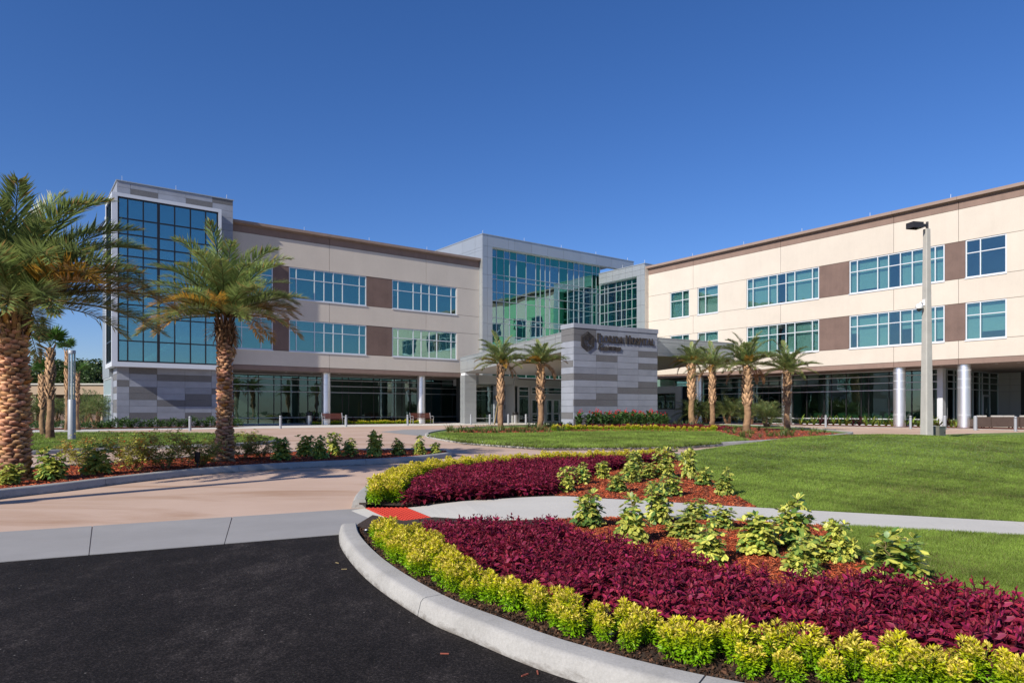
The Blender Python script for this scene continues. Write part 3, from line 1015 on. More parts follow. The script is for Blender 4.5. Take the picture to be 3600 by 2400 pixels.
# room behind the right storefront
m = MB(ro_); m.box(US + 0.2, US + 9, VC, 44.6, -0.02, 0.02); m.build('floor', 'room', rw)
m = MB(ro_); m.box(US + 0.1, US + 9, VC, 44.6, 4.03, 4.11); m.build('ceiling', 'room_light', rw)
m = MB(ro_); m.box(US + 5.0, US + 5.2, VC + 0.2, 44.6, 0, 4.1); m.build('inner_wall', 'room', rw)
for v0 in (23.0, 27.5, 33.0):
    m = MB(ro_); m.box(US + 3.4, US + 3.6, v0, v0 + 1.6, 0.02, 4.0); m.build('partition', 'room_light', rw)

# ---- stair tower
VT, VG = 50.70, 49.80
U0, U1 = on_v(411, VT), on_v(819, VT)
GU0, GU1, GZ0, GZ1 = on_v(393, VG), on_v(779, VG), 3.95, 15.0
tw, to_ = btng('stair_tower', 'stair tower with tall blue glass box on a grey stone base', 'tower', U0, VT)
FT = Face('u', VT, tw, to_)
tx = [U0] + [on_v(q / 2.6133, VT) for q in (1188, 1443, 1700, 1945)] + [U1]
dark = {(0, 1), (1, 2), (1, 3), (2, 0), (3, 1), (4, 1), (4, 3), (5, 2), (5, 3), (7, 1), (7, 3), (8, 0), (8, 2), (3, 4)}
rowh = 0.425
for r in range(10):
    z1 = GZ0 + 0.02 - r * rowh
    z0 = max(0, z1 - rowh)
    if z1 <= 0.05:
        break
    for c in range(5):
        k = 'stone_dark' if (r, c) in dark else ('stone_mid' if (r * 3 + c * 5) % 4 == 0 else 'stone_light')
        FT.piece('stone_panel', k, tx[c] + 0.006, tx[c + 1] - 0.006, 0.0, 0.08, z0 + 0.006, z1 - 0.006)
    MBk = 'stone_dark' if r in (1, 3, 5, 6) else 'stone_light'
    Face('v', U0, tw, to_).piece('stone_panel', MBk, VT + 0.09, VT + 1.9, 0.0, 0.08, z0 + 0.006, z1 - 0.006)
# stone band above the glass and strip at its right
zt = 16.05
bx = [U0] + [on_v(340 + q / 2.376, VT) for q in (282, 513, 745, 967)] + [U1]
for c in range(5):
    for r, (z0, z1) in enumerate(((zt - 0.42, zt - 0.06), (zt - 0.84, zt - 0.42), (zt - 1.3, zt - 0.84))):
        k = 'stone_dark' if (r, c) in {(0, 4), (1, 1), (1, 3), (2, 1)} else 'stone_light'
        FT.piece('stone_panel', k, bx[c] + 0.006, bx[c + 1] - 0.006, 0.0, 0.08, z0 + 0.006, z1 - 0.006)
z = zt - 1.3
r = 0
while z > GZ0 + 0.1:
    FT.piece('stone_panel', 'stone_mid' if r % 3 else 'stone_light', GU1 + 0.02, U1 - 0.006, 0.0, 0.08, max(z - 0.46, GZ0 + 0.03) + 0.006, z - 0.006)
    z -= 0.46
    r += 1
m = MB(to_)
m.box(U0 + 0.02, U1 - 0.02, VT + 0.085, VT + 0.4, 0, GZ0)
m.box(U0 + 0.02, U1 - 0.02, VT + 0.085, VT + 0.4, GZ1 - 0.1, zt - 0.05)
m.box(GU1 - 0.2, U1 - 0.02, VT + 0.085, VT + 6, GZ0 - 0.01, GZ1)
m.box(U0 + 0.085, U0 + 0.4, VT + 0.1, VT + 6, 0, GZ0 - 0.3)
m.box(U0 + 0.02, U0 + 0.4, VT + 0.4, VT + 6.5, GZ1 - 0.2, zt - 0.05)
m.box(U0 + 0.4, U1 - 0.02, VT + 6.2, VT + 6.5, 0, zt - 0.05)
m.build('wall', 'stone_mid', tw)
m = MB(to_); m.box(U0 - 0.05, U1 + 0.05, VT - 0.05, VT + 6.6, zt - 0.05, zt + 0.02); m.build('coping', 'metal_panel', tw)
m = MB(to_); m.box(U0 + 0.4, GU1 - 0.2, VT + 5.9, VT + 6.15, GZ0, GZ1); m.build('inner_wall', 'room_light', tw)
# glass box: white frame, black mullions, panes
FG = Face('u', VG, tw, to_)
m = MB(to_)
fw = 0.26
m.box(GU0, GU1, VG, VG + 1.0, GZ0, GZ0 + 0.30)
m.box(GU0 + 0.001, GU1 - 0.001, VG + 0.001, VG + 1.0, GZ1 - 0.22, GZ1)
m.box(GU0 + 0.002, GU0 + 0.32, VG + 0.002, VG + 0.30, GZ0 + 0.01, GZ1 - 0.01)
m.box(GU1 - 0.20, GU1 - 0.002, VG + 0.002, VG + 1.0, GZ0 + 0.01, GZ1 - 0.01)
m.box(GU0 + 0.003, GU0 + 0.30, VG + 0.9, VG + 3.6, GZ0 + 0.001, GZ0 + 0.28)
m.box(GU0 + 0.003, GU0 + 0.30, VG + 0.9, VG + 3.6, GZ1 - 0.2, GZ1 - 0.001)
m.box(GU0 + 0.004, GU0 + 0.30, VG + 3.35, VG + 3.6, GZ0 + 0.01, GZ1 - 0.01)
m.build('box_frame', 'alu_white', tw)
gx = [GU0 + 0.32] + [on_v(q / 2.6133, VG) for q in (1175, 1318, 1458, 1607, 1752, 1892)] + [GU1 - 0.2]
zz = lambda y: (HY - y) / FPX * (VG / (S_ - C_ * (1020 / 2.6133 - CX) / FPX)) + EYE
gzs = [GZ0 + 0.30] + [(HY - (640 + q / 2.376)) / FPX * 43.6 + EYE for q in (1322, 1122, 1018, 940, 800, 690, 612, 525, 430, 300)] + [GZ1 - 0.22]
window(FG, gx, sorted(gzs), 'glass_tower', 'black_mullion', 0.075, 0.04, 'curtain_wall', None, False, 0.16, thick={3: 0.16})
FGL = Face('v', GU0, tw, to_)
window(FGL, [VG + 0.3, VG + 1.3, VG + 2.3, VG + 3.35], sorted(gzs), 'glass_tower', 'black_mullion', 0.075, 0.04, 'curtain_wall', None, False, 0.16)
m = MB(to_); m.box(GU0 + 0.3, GU1 - 0.2, VG + 0.3, VT + 6, GZ1 - 0.2, GZ1 - 0.02); m.build('ceiling', 'room_light', tw)
m = MB(to_); m.box(GU0 + 0.31, GU1 - 0.21, VG + 0.31, VT + 6, GZ0 + 0.02, GZ0 + 0.29); m.build('floor', 'room', tw)
# stairs: flights, landings, railings
def flight(u0, z0, u1, z1, v0, v1):
    m = MB(to_)
    n = 12
    for i in range(n):
        a, b = u0 + (u1 - u0) * i / n, u0 + (u1 - u0) * (i + 1) / n
        zb = z0 + (z1 - z0) * (i + 1) / n
        m.box(min(a, b), max(a, b), v0, v1, zb - 0.25, zb)
    f = m.build('stair_flight', 'room_light', tw)
    m = MB(to_)
    for i in range(n + 1):
        a = u0 + (u1 - u0) * i / n
        zb = z0 + (z1 - z0) * i / n
        m.box(a - 0.012, a + 0.012, v0 + 0.02, v0 + 0.045, zb, zb + 1.0)
    m.tube([(u0, v0 + 0.03, z0 + 1.0), (u1, v0 + 0.03, z1 + 1.0)], 0.03, 6)
    m.build('railing', 'grey_wall', f)
lv = [GZ0 + 0.29, 6.3, 8.4, 10.4, 12.4]
for k in range(4):
    a, b = (7.2, 10.0) if k % 2 == 0 else (10.0, 7.2)
    flight(a, lv[k], b, lv[k + 1], VT + 1.2 + (k % 2) * 1.5, VT + 2.5 + (k % 2) * 1.5)
    m = MB(to_)
    m.box(*(sorted((b, b + (1.5 if b > a else -1.2)))), VT + 1.2, VT + 4.2, lv[k + 1] - 0.25, lv[k + 1])
    m.build('landing', 'room_light', tw)
rods(FT, [U0 + 0.3, U0 + 3.5, U1 - 0.4], zt)
# set-back side wall at the left
m = MB(to_)
m.box(U0 - 0.15, U0 + 0.1, VG + 3.62, VG + 7.6, 3.4, 14.6)
m.build('side_wall', 'metal_panel', tw)
window(Face('v', U0 - 0.10, tw, to_), [VG + 2.95 + 0.65 * i for i in range(8)], [0.1, 2.2, 3.4], 'glass_clear_teal', 'alu_white', 0.06, 0.0, 'storefront', None, False, 0.1)

# ---- atrium block
AT = 17.04
at_, ao_ = btng('atrium', 'tall glass atrium framed by grey metal panels between the two wings', 'building', UA, VA)
FA = Face('u', VA, at_, ao_)
URE = 53.9
def panels(F, s_edges, z_edges, mat='metal_panel', d0=0.0, d1=0.06, g=0.009):
    s_edges, z_edges = sorted(s_edges), sorted(z_edges)
    for a, b in zip(s_edges[:-1], s_edges[1:]):
        for c, d in zip(z_edges[:-1], z_edges[1:]):
            F.piece('metal_panel', mat, a + g, b - g, d0, d1, c + g, d - g)
jl = [0, 0.55, 1.1]
zl = [4.2, 6.0, 7.9, 9.0, 10.6, 12.2, 13.4, 15.0, 16.0]
panels(FA, [UA + q for q in jl], zl)
top_s = [UA + q for q in (0, 0.55, 2.9, 3.6, 5.6, 7.6, 9.6, 11.8, 14.0, 16.2, 17.9)] + [URE]
panels(FA, top_s, [16.0, AT - 0.05])
m = MB(ao_)
m.box(UA + 0.03, UA + 1.1, VA + 0.065, VA + 0.6, 3.5, 16.0)
m.box(UA + 0.03, URE, VA + 0.065, VA + 0.6, 16.005, AT - 0.06)
m.build('frame_wall', 'panel_joint', at_)
m = MB(ao_); m.box(UA - 0.04, URE + 0.02, VA - 0.04, VA + 9.0, AT - 0.05, AT + 0.03); m.build('coping', 'metal_panel', at_)
FAL = Face('v', UA, at_, ao_)
panels(FAL, [VA + 0.065, VA + 0.55], [4.2, 5.2, 6.2, 7.9, 8.9, 10.6, 11.6, 12.6, 14.0])
panels(FAL, [VA + 0.065, VA + 1.2, VA + 3.4, VA + 5.6, VA + 8.9], [14.0, 14.5, 15.6, 15.85, AT - 0.05])
m = MB(ao_); m.box(UA + 0.065, UA + 0.3, VA + 0.61, VA + 8.9, 3.5, AT - 0.055); m.build('side_wall', 'panel_joint', at_)
VAG = VA + 0.40
FAG = Face('u', VAG, at_, ao_)
ax = [UA + 1.1] + [on_v(1550 + q / 2.94, VAG) for q in (577, 653, 712, 783, 883, 983, 1030, 1080, 1128, 1222, 1312, 1375, 1428, 1480, 1565, 1608, 1645)]
az = [4.2, 5.1, 5.67, 7.18, 8.0, 9.16, 9.66, 11.2, 12.0, 13.19, 13.62, 15.2, 16.0]
rg = random.Random(3)
gp = {}
for i in range(20):
    for j in range(13):
        gp[(i, j)] = gp[(i, j - 1)] if j and rg.random() < 0.45 else rg.choice(['glass_atrium_green', 'glass_atrium_blue'])
window(FAG, ax, az, None, 'alu', 0.05, 0.0, 'curtain_wall', None, False, 0.14, gpick=lambda i, j: gp[(i, j)])
m = MB(ao_)
for z0 in (4.1, 8.35, 12.3):
    m.box(UA + 0.35, 62, VAG + 1.6, VAG + 7.5, z0 - 0.25, z0)
m.box(UA + 0.35, 62, VAG + 7.5, VAG + 7.7, 0, AT - 0.1)
m.build('interior', 'room_light', at_)
# ---- corner bay set in front of the right wing
VB0 = 44.67
FB = Face('v', U2, at_, ao_)
BT = 15.13
panels(FB, [VB0, VB0 + 0.5, VB0 + 1.03], [4.2, 6.2, 8.0, 9.6, 11.2, 12.6, 14.05])
panels(FB, [VB0, VB0 + 0.5, VB0 + 1.6, VB0 + 2.5, VB0 + 3.4, VB0 + 4.3, VB0 + 5.2, VA - 0.03], [14.05, 14.6, BT - 0.05])
m = MB(ao_)
m.box(U2 + 0.065, U2 + 0.55, VB0 + 0.03, VB0 + 1.03, 3.5, 14.05)
m.box(U2 + 0.065, U2 + 0.55, VB0 + 0.03, VA - 0.04, 14.055, BT - 0.06)
m.build('frame_wall', 'panel_joint', at_)
m = MB(ao_); m.box(U2 - 0.04, U2 + 7, VB0 - 0.03, VA - 0.05, BT - 0.05, BT + 0.03); m.build('coping', 'metal_panel', at_)
m = MB(ao_); m.box(U2 + 0.07, U2 + 7, VB0 + 0.001, VB0 + 0.02, 14.9, BT - 0.06); m.build('return_panel', 'metal_panel', at_)
for z0 in [4.2 + 1.35 * k for k in range(8)]:
    piece('wall_panel', 'cream', at_, ao_, U2 + 0.07, UR + 0.12, VB0 - 0.005, VB0 + 0.028, z0 + 0.008, min(z0 + 1.35, 14.9) - 0.008)
UBG = U2 + 0.45
FBG = Face('v', UBG, at_, ao_)
bxs = [VB0 + 1.03] + [on_u(1550 + q / 2.94, UBG) for q in (1973, 1915, 1865, 1810, 1725, 1690)] + [VAG - 0.1]
bzs = [4.2, 5.7, 7.2, 8.0, 9.5, 10.15, 11.1, 12.0, 13.1, 13.5, 14.05]
gq = {(i, j): rg.choice(['glass_bay_green', 'glass_bay_green', 'glass_clear_teal']) for i in range(10) for j in range(12)}
window(FBG, bxs, bzs, None, 'alu', 0.05, 0.0, 'curtain_wall', None, False, 0.14, gpick=lambda i, j: gq[(i, j)])
m = MB(ao_); m.box(UBG + 4, UBG + 4.2, VB0, VAG, 0, 14); m.box(UBG + 0.3, UBG + 4, VB0 + 0.1, VAG + 1.5, 8.1, 8.4); m.box(UBG + 0.3, UBG + 4, VB0 + 0.1, VAG + 1.5, 12.1, 12.4); m.build('interior', 'room_light', at_)
rods(FA, [UA + 0.1] + [on_v(1550 + q / 2.94, VA) for q in (868, 1252, 1610, 1937)], AT)
rods(FB, [VB0 + 0.1, VB0 + 3], BT)

# entrance under the canopy (part of the atrium block)
VE = 51.2
FE1 = Face('u', VE, at_, ao_)
ez = lambda y, px, v: (HY - y) / FPX * (v / (S_ - C_ * (px - CX) / FPX)) + EYE
e1 = [on_v(px, VE) for px in (1660, 1674, 1737)]
window(FE1, e1, [0.0, 0.45, 2.9, 3.5, 4.1], 'glass_store', 'alu', 0.06, 0.0, 'storefront', None, False, 0.1, 'black_mullion')
s0, s1, s2 = [on_v(px, VE - 0.25) for px in (1739, 1772, 1806)]
FEs = Face('u', VE - 0.25, at_, ao_)
for r in range(10):
    for c, (a, b) in enumerate(((s0, s1), (s1, s2))):
        k = 'stone_dark' if (r, c) in {(3, 1), (6, 1), (8, 0), (9, 1), (5, 0)} else 'stone_light'
        FEs.piece('stone_panel', k, a + 0.006, b - 0.006, 0, 0.2, r * 0.42 + 0.006, (r + 1) * 0.42 - 0.006)
VV = 49.6
FV = Face('u', VV, at_, ao_)
d_ = [on_v(px, VV) for px in (1808, 1823, 1861, 1868, 1894, 1919, 1944, 1969, 1994, 2060)]
window(FV, [d_[1], d_[2]], [0.0, 0.5, 2.45, 2.95, 3.35], 'glass_store', 'alu', 0.07, 0.0, 'sidelight', None, False, 0.1)
window(FV, [d_[3], d_[9]], [2.62, 2.95, 3.35], 'glass_store', 'alu', 0.08, 0.0, 'transom_light', None, False, 0.1)
for a, b in ((d_[3], d_[4]), (d_[4], d_[5]), (d_[5], d_[6]), (d_[6], d_[7]), (d_[7], d_[8])):
    dm = window(FV, [a + 0.01, b - 0.01], [0.02, 0.85, 2.2], 'glass_store', 'alu', 0.10, 0.02, 'door', None, False, 0.06)
    m = MB(ao_); FV.box(m, b - 0.11, b - 0.08, -0.05, 0.0, 0.9, 1.25); m.build('handle', 'steel', dm)
m = MB(ao_)
m.box(d_[0] - 0.05, d_[9], VV - 0.15, VE + 2, 3.36, 3.95)
m.box(d_[0], d_[0] + 0.1, VV + 0.01, VE, 0, 3.35)
m.box(d_[1] - 0.09, d_[1] - 0.01, VV, VV + 0.1, 0, 3.35)
m.box(d_[2] + 0.005, d_[3] - 0.005, VV, VV + 0.12, 0, 3.35)
m.box(d_[3] + 0.002, d_[9], VV + 0.003, VV + 0.12, 2.21, 2.61)
m.build('vestibule', 'grey_wall', at_)
m = MB(ao_)
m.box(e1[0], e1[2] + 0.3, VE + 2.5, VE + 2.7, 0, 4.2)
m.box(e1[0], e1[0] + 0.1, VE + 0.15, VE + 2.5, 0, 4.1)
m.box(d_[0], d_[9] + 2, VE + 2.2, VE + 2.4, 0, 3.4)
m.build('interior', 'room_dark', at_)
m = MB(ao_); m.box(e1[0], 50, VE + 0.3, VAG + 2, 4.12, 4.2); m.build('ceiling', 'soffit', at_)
m = MB(ao_); m.box(on_v(1683, VE - 1.6), d_[1], VE - 1.6, VE - 0.02, 3.5, 4.25); m.build('entrance_fascia', 'metal_panel', at_)
# wall of the drop-off lobby seen right of the sign wall
FK = Face('v', 49.6, at_, ao_)
kv = [on_u(px, 49.6) for px in (2396, 2374, 2300)]
for a, b, c, d in ((kv[0], kv[1], 0, 3.4), (kv[1], kv[2], 0, 1.25), (kv[1], kv[2], 2.75, 3.4)):
    FK.piece('wall_panel', 'grey_wall', a + 0.006, b - 0.006, 0, 0.15, c + 0.006, d - 0.006)
window(FK, [kv[1], (kv[1] + kv[2]) / 2, kv[2]], [1.25, 2.75], 'glass_store', 'dark_metal', 0.07, 0.05, 'window', None, False, 0.08)
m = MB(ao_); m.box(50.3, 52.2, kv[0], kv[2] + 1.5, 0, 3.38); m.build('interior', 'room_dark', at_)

# ---------------------------------------------------------------- canopy and sign wall
A0, A1, B0, B1 = 26.25, 42.3, 37.1, 52.97
can = thing('entrance_canopy', 'grey metal entrance canopy sloping up from the doors to the sign wall', 'canopy', W2W(A0, B0), RZ_W)
co_ = (A0, B0, 0)
ct = lambda b: 6.38 - 0.0445 * (b - B0)
cb = lambda b: 5.08 - 0.0455 * (b - B0)
def slant(name, mat, a0, a1, b0, b1, f0, f1, parent):     # panel between heights f0(b), f1(b)
    m = MB(co_)
    m.hexa([(a0, b0, f0(b0)), (a1, b0, f0(b0)), (a1, b1, f0(b1)), (a0, b1, f0(b1)), (a0, b0, f1(b0)), (a1, b0, f1(b0)), (a1, b1, f1(b1)), (a0, b1, f1(b1))])
    return m.build(name, mat, parent)
lev = [cb, lambda b: cb(b) + 0.22, lambda b: ct(b) - 0.30, ct]
nb = 12
for i in range(nb):
    b0, b1 = B0 + (B1 - B0) * i / nb, B0 + (B1 - B0) * (i + 1) / nb
    for j in range(3):
        slant('fascia_panel', 'metal_panel', A0, A0 + 0.05, b0 + 0.012, b1 - 0.012, lambda b, j=j: lev[j](b) + 0.012, lambda b, j=j: lev[j + 1](b) - 0.012, can)
na = 6
for i in range(na):
    a0, a1 = A0 + 0.06 + (A1 - A0 - 0.06) * i / na, A0 + 0.06 + (A1 - A0 - 0.06) * (i + 1) / na
    for j in range(3):
        m = MB(co_); m.box(a0 + 0.012, a1 - 0.012, B0, B0 + 0.05, lev[j](B0) + 0.012, lev[j + 1](B0) - 0.012); m.build('fascia_panel', 'metal_panel', can)
slant('canopy_body', 'panel_joint', A0 + 0.055, A1 - 0.01, B0 + 0.055, B1 - 0.02, lambda b: cb(b) + 0.03, lambda b: ct(b) - 0.02, can)
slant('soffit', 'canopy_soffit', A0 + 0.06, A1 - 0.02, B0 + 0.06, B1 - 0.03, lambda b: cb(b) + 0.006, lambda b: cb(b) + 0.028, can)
slant('coping', 'metal_panel', A0 - 0.03, A1, B0 - 0.03, B1, lambda b: ct(b) - 0.012, lambda b: ct(b) + 0.04, can)
# column at the far left corner, clad in panels
ca0, ca1, cb0, cb1 = A0, A0 + 1.10, 52.07, 52.97
m = MB(co_); m.box(ca0 + 0.045, ca1 - 0.045, cb0 + 0.045, cb1 - 0.045, 0, cb(cb1)); m.build('column_core', 'panel_joint', can)
zc = [0.10] + [0.10 + 0.58 * k for k in range(1, 8)]
for z0, z1 in zip(zc[:-1], zc[1:]):
    z1 = min(z1, cb(cb0) - 0.0)
    piece('column_panel', 'metal_panel', can, co_, ca0 + 0.008, ca1 - 0.008, cb0, cb0 + 0.04, z0 + 0.008, z1 - 0.008)
    for b0, b1 in ((cb0 + 0.045, cb0 + 0.45), (cb0 + 0.46, cb1)):
        piece('column_panel', 'metal_panel', can, co_, ca0, ca0 + 0.04, b0 + 0.008, b1 - 0.008, z0 + 0.008, z1 - 0.008)
m = MB(co_); m.box(ca0 - 0.06, ca1 + 0.06, cb0 - 0.06, cb1, 0, 0.10); m.build('column_base', 'metal_panel', can)

WA0, WA1, WB0, WB1, WH = 26.2, 33.47, 36.23, 37.66, 6.85
sw_ = thing('sign_wall', 'freestanding grey stone sign wall with raised metal lettering and hexagon logo', 'wall', W2W(WA0, WB0), RZ_W)
wo_ = (WA0, WB0, 0)
def wa(px):
    t = (px - CX) / FPX
    Y = WB0 / (SW - CW * t)
    return Y * (SW * t + CW)
was = [WA0, wa(2096), wa(2171), wa(2244), WA1]
dk = {(0, 0), (1, 0), (1, 2), (3, 3), (4, 1), (5, 3), (7, 0), (7, 1), (8, 3), (9, 2), (9, 3), (10, 1), (11, 0), (11, 1), (13, 2), (14, 0)}
rh = 0.4256
capz = WH - 0.305
for r in range(16):
    z1 = capz - r * rh
    z0 = max(0.0, z1 - rh)
    if z1 <= 0.05:
        break
    for c in range(4):
        k = 'stone_dark' if (r, c) in dk else ('stone_mid' if (r * 7 + c * 3) % 3 == 0 else 'stone_light')
        piece('stone_panel', k, sw_, wo_, was[c] + 0.008, was[c + 1] - 0.008, WB0, WB0 + 0.07, z0 + 0.008, z1 - 0.008)
    piece('stone_panel', 'stone_dark' if r in (0, 1, 5, 7, 13) else 'stone_light', sw_, wo_, WA0 + 0.0, WA0 + 0.07, WB0 + 0.075, WB1, z0 + 0.008, z1 - 0.008)
for c in range(4):
    piece('cap_panel', 'stone_light', sw_, wo_, was[c] + (0.006 if c else -0.04), was[c + 1] + (0.04 if c == 3 else -0.006), WB0 - 0.04, WB1 + 0.04, capz + 0.006, WH)
m = MB(wo_); m.box(WA0 + 0.075, WA1 - 0.005, WB0 + 0.075, WB1 - 0.01, 0, capz); m.build('wall_core', 'stone_mid', sw_)

# lettering: strokes in a unit box, cut as bars standing off the stone
def wz(px, py):
    t = (px - CX) / FPX
    return wa(px), (HY - py) / FPX * (WB0 / (SW - CW * t)) + EYE
def bars(name, strokes, mat='bronze', off=0.035, dep=0.05):
    m = MB(wo_)
    for pts, w in strokes:
        n = len(pts)
        L = []
        for i in range(n):
            p = Vector(pts[i])
            d1 = (Vector(pts[i]) - Vector(pts[max(i - 1, 0)]))
            d2 = (Vector(pts[min(i + 1, n - 1)]) - Vector(pts[i]))
            d = (d1.normalized() if d1.length > 0 else d2.normalized()) + (d2.normalized() if d2.length > 0 else d1.normalized())
            d.normalize()
            ww = w[i] if hasattr(w, '__len__') else w
            k = 1.0
            if d1.length > 0 and d2.length > 0:
                k = 1.0 / max(0.5, d.dot(d2.normalized()))
            nn = Vector((-d.y, d.x)) * ww * 0.5 * k
            L.append((p + nn, p - nn))
        vs, fs = [], []
        for a, b in L:
            for q, dpt in ((a, WB0 - off - dep), (b, WB0 - off - dep), (b, WB0 - off), (a, WB0 - off)):
                vs.append((q.x, dpt, q.y))
        for i in range(n - 1):
            o = i * 4
            for k in range(4):
                fs.append((o + k, o + 4 + k, o + 4 + (k + 1) % 4, o + (k + 1) % 4))
        fs.append((3, 2, 1, 0))
        fs.append(((n - 1) * 4, (n - 1) * 4 + 1, (n - 1) * 4 + 2, (n - 1) * 4 + 3))
        m.add(vs, fs)
    o = m.build(name, mat, sw_)
    import bmesh
    bm = bmesh.new(); bm.from_mesh(o.data); bmesh.ops.recalc_face_normals(bm, faces=bm.faces); bm.to_mesh(o.data); bm.free()
    return o
def arc(cx, cy, rx, ry, a0, a1, n=14):
    return [(cx + rx * math.cos(R(a0 + (a1 - a0) * i / n)), cy + ry * math.sin(R(a0 + (a1 - a0) * i / n))) for i in range(n + 1)]
T, H_ = 0.20, 0.10     # thick and thin strokes
def stem(x, s=1.0):
    return [([(x, 0), (x, 1)], T * s), ([(x - 0.14, 0.02), (x + 0.14, 0.02)], H_ * 0.8), ([(x - 0.14, 0.98), (x + 0.14, 0.98)], H_ * 0.8)]
bowl = lambda x, y0, y1, rx: arc(x, (y0 + y1) / 2, rx, (y1 - y0) / 2 - 0.04, 90, -90)
GL = {
 'F': (0.62, stem(0.16) + [([(0.16, 0.96), (0.60, 0.96), (0.60, 0.82)], H_), ([(0.16, 0.52), (0.50, 0.52)], H_)]),
 'L': (0.62, stem(0.16) + [([(0.16, 0.04), (0.60, 0.04), (0.62, 0.18)], H_)]),
 'O': (0.98, [(arc(0.48, 0.5, 0.40, 0.46, 0, 360, 24), [H_ + (T - H_) * abs(math.cos(2 * math.pi * i / 24)) for i in range(25)])]),
 'R': (0.80, stem(0.16) + [([(0.16, 0.96), (0.34, 0.96)] + bowl(0.34, 0.48, 1.0, 0.24) + [(0.16, 0.52)], T * 0.75), ([(0.36, 0.50), (0.56, 0.2), (0.80, 0.02)], T * 0.9)]),
 'I': (0.34, stem(0.16)),
 'D': (0.92, stem(0.16) + [([(0.16, 0.96), (0.36, 0.96)] + bowl(0.36, 0.0, 1.0, 0.46) + [(0.16, 0.04)], T * 0.75)]),
 'A': (0.90, [([(0.06, 0), (0.42, 1.0)], H_), ([(0.42, 1.0), (0.80, 0)], T), ([(0.20, 0.36), (0.66, 0.36)], H_), ([(-0.02, 0.02), (0.18, 0.02)], H_ * 0.8), ([(0.68, 0.02), (0.92, 0.02)], H_ * 0.8)]),
 'H': (0.98, stem(0.16) + stem(0.76) + [([(0.16, 0.52), (0.76, 0.52)], H_)]),
 'S': (0.62, [(arc(0.32, 0.74, 0.22, 0.21, 30, 230, 10) + arc(0.30, 0.28, 0.25, 0.24, 60, -150, 10), T * 0.8)]),
 'P': (0.70, stem(0.16) + [([(0.16, 0.96), (0.34, 0.96)] + bowl(0.34, 0.44, 1.0, 0.26) + [(0.16, 0.48)], T * 0.75)]),
 'T': (0.76, stem(0.38)[:2] + [([(0.02, 0.80), (0.03, 0.96), (0.73, 0.96), (0.74, 0.80)], H_)]),
}
def word(chars, px0, py_base, px1, caps, big, small, gap=0.10):
    x0, z0 = wz(px0, py_base)
    x1, _ = wz(px1, py_base)
    tot = sum(GL[c][0] * (big if i in caps else small) + gap * small if c != ' ' else 0.42 * big for i, c in enumerate(chars))
    k = (x1 - x0) / tot
    x = x0
    for i, c in enumerate(chars):
        if c == ' ':
            x += 0.42 * big * k
            continue
        hh = big if i in caps else small
        st = [([(x + p[0] * hh * k, z0 + p[1] * hh) for p in pts], ([q * hh for q in w] if hasattr(w, '__len__') else w * hh)) for pts, w in GL[c][1]]
        bars('letter', st)
        x += (GL[c][0] * hh + gap * small) * k
word('FLORIDA HOSPITAL', 2097, 1201.5, 2299, {0, 8}, 0.57, 0.447)
# second line, slanted script
def script(px0, py, px1, h):
    x0, z0 = wz(px0, py)
    x1, _ = wz(px1, py)
    def n_(x):
        return [(x, 0), (x + 0.06, 0.5)] + arc(x + 0.22, 0.40, 0.14, 0.12, 150, 10, 5) + [(x + 0.34, 0.05), (x + 0.44, 0.12)]
    def e_(x):
        return [(x + 0.02, 0.22), (x + 0.26, 0.30)] + arc(x + 0.16, 0.32, 0.11, 0.18, 10, 200, 6) + arc(x + 0.18, 0.16, 0.15, 0.14, 180, 320, 5)
    def s_(x):
        return [(x, 0.05), (x + 0.18, 0.52), (x + 0.22, 0.36)] + arc(x + 0.12, 0.16, 0.13, 0.14, 50, -140, 6)
    L = [('K', [[(0.04, 0), (0.10, 1.0)], [(0.52, 1.0), (0.10, 0.50), (0.30, 0.46), (0.58, 0.0), (0.68, 0.08)], [(-0.06, 0.96), (0.16, 1.02)]], 0.70),
         ('i', [[(0, 0.5), (0.03, 0.06), (0.12, 0.04), (0.18, 0.14)], [(0.03, 0.72), (0.06, 0.80)]], 0.22), ('s', [s_(0)], 0.32), ('s', [s_(0)], 0.32),
         ('i', [[(0, 0.5), (0.03, 0.06), (0.12, 0.04), (0.18, 0.14)], [(0.03, 0.72), (0.06, 0.80)]], 0.22),
         ('m', [n_(0)[:-1], n_(0.32)], 0.80), ('m', [n_(0)[:-1], n_(0.32)], 0.80), ('e', [e_(0)], 0.34), ('e', [e_(0)], 0.34)]
    k = (x1 - x0) / sum(w for _, _, w in L)
    x = 0.0
    for _, st, w in L:
        bars('letter', [([(x0 + (x + p[0] + 0.18 * p[1]) * k, z0 + p[1] * h) for p in pts], 0.075) for pts in st])
        x += w
script(2101, 1228.5, 2180, 0.42)
# hexagon emblem of interlaced bars
ec, ez_ = wz(2064.5, 1200)
er = 0.632
hexv = [(math.sin(R(60 * k)), math.cos(R(60 * k))) for k in range(6)]
def hp(k, r):
    return Vector((hexv[k % 6][0] * r * 0.93, hexv[k % 6][1] * r))
for s in range(3):
    st = []
    for i in range(3):
        r = 1.0 - 0.20 * i
        a = hp(2 * s, r)
        a0 = a + (hp(2 * s - 1, r) - a) * 0.16
        b, c = hp(2 * s + 1, r), hp(2 * s + 2, r)
        c = c + (b - c) * (0.18 + 0.05 * i)
        st.append(([(ec + p.x * er, ez_ + p.y * er) for p in (a0, a, b, c)], 0.055))
    for i in range(3):
        d = (hp(2 * s + 1, 1) - hp(2 * s, 1)).normalized()
        n = Vector((-d.y, d.x))
        q0 = hp(2 * s + 2, 0.12) + n * (-0.05 + 0.15 * i)
        q1 = q0 + d * 0.46
        st.append(([(ec + p.x * er, ez_ + p.y * er) for p in (q0, q1)], 0.05))
    bars('emblem', st, 'bronze', 0.035, 0.05)
